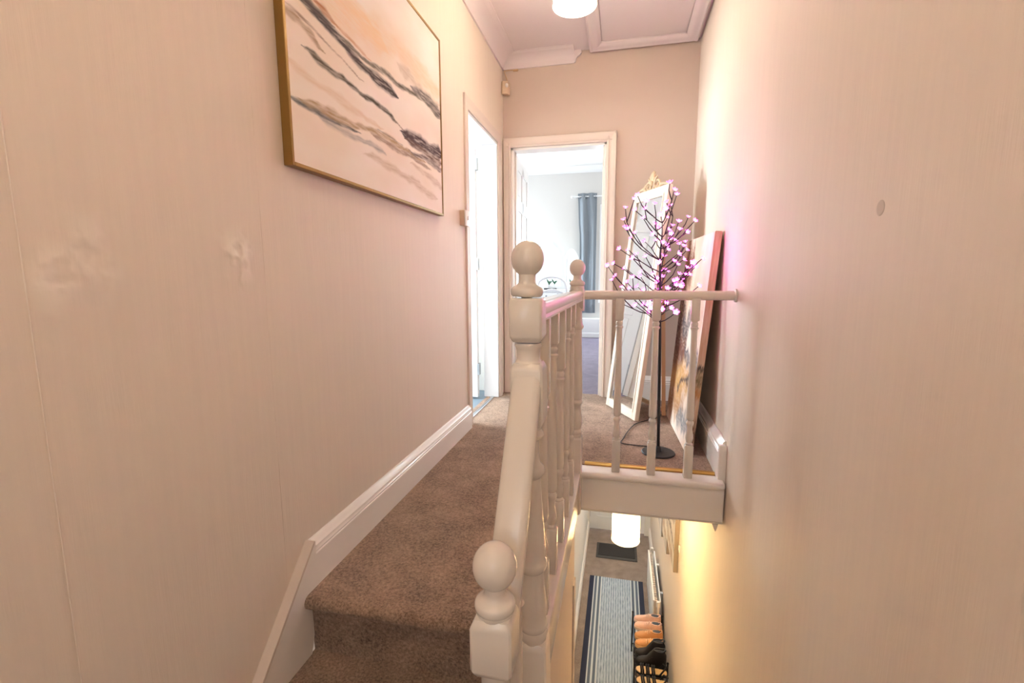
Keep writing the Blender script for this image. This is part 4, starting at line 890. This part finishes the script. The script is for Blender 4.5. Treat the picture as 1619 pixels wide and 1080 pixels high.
def arch_panel(x0, x1, zb, ze, zt, y, ang, pivot):
    """frame and glass; arched top from ze at the sides to zt in the middle"""
    def out(ins):
        pts = [(x0+ins, zb+ins), (x1-ins, zb+ins)]
        for i in range(13):
            t = i/12; x = x1-ins-(x1-x0-2*ins)*t; z = ze+(zt-ze)*math.sin(math.pi*t)**.8-ins; pts.append((x, z))
        return pts
    def turn(b):
        bmesh.ops.transform(b, matrix=Matrix.Translation((pivot, y, 0)) @ Matrix.Rotation(ang, 4, 'Z') @ Matrix.Translation((-pivot, -y, 0)), verts=b.verts); return b
    b = new(); o1 = out(0); o2 = out(.045); n = len(o1)
    for yy in (y-.015, y+.015):
        A = [b.verts.new((u, yy, v)) for u, v in o1]; B = [b.verts.new((u, yy, v)) for u, v in o2]
        for i in range(n): b.faces.new((A[i], A[(i+1) % n], B[(i+1) % n], B[i]))
        if yy < y: F0 = (A, B)
        else:
            for X0, X1 in ((F0[0], A), (F0[1], B)):
                for i in range(n): b.faces.new((X0[i], X0[(i+1) % n], X1[(i+1) % n], X1[i]))
    part('mirror_frame', turn(b), 'white', vm)
    b = new(); prism(b, out(.04), 'y', y-.004, y+.004); part('mirror_glass', turn(b), 'mirror', vm, smooth=False)
arch_panel(-1.34, -.86, -.19, .36, .565, 7.42, 0, 0)
arch_panel(-.855, -.62, -.19, .28, .42, 7.42, math.radians(-24), -.855)
arch_panel(-1.58, -1.345, -.19, .28, .42, 7.42, math.radians(24), -1.345)
ch = thing('bedroom_chair', 'white chair with a curved open back at the dressing table', 'chair', (-.93, 6.75, FZ))
b = new(); box(b, -1.14, -.72, 6.62, 7.02, FZ+.43, FZ+.48, .015, 3); part('seat', b, 'white', ch)
b = new(); pts = [(-1.12, 6.63, FZ+.45), (-1.14, 6.60, FZ+.70), (-1.12, 6.58, FZ+.86), (-1.05, 6.57, FZ+.93), (-.93, 6.57, FZ+.955), (-.81, 6.57, FZ+.93), (-.74, 6.58, FZ+.86), (-.72, 6.60, FZ+.70), (-.74, 6.63, FZ+.45)]
tube(b, smooth_path(pts), .018, 8); part('back_frame', b, 'white', ch)
b = new(); tube(b, smooth_path([(-1.13, 6.60, FZ+.72), (-.93, 6.59, FZ+.78), (-.73, 6.60, FZ+.72)]), .014, 8); part('back_rail', b, 'white', ch)
for x in (-1.10, -.76):
    for y in (6.65, 6.98): b = new(); tube(b, [(x, y, FZ+.44), (x, y, FZ)], [.02, .014], 10); part('leg', b, 'white', ch)
tr = thing('trinket_tray', 'small black tray on the dressing table', 'tray', (-1.03, 7.12, -.195))
b = new(); box(b, -1.12, -.94, 7.06, 7.18, -.194, -.172, .004); part('tray', b, 'black', tr)
pf = thing('potted_plant', 'small green plant in a white pot on the black tray', 'plant', (-1.05, 7.12, -.172))
b = new(); lathe(b, [(.025, 0), (.034, .045), (.032, .047)], 16, (-1.05, 7.12, -.172)); part('pot', b, 'white', pf)
for k_ in range(14):
    an = random.uniform(0, 6.28); h = random.uniform(.05, .10); b = new(); c_ = Vector((-1.05, 7.12, -.13))
    tube(b, [c_, c_+Vector((.02*math.cos(an), .02*math.sin(an), h*.6)), c_+Vector((.05*math.cos(an), .05*math.sin(an), h))], [.002, .008, .002], 5); part('leaf', b, 'green', pf)
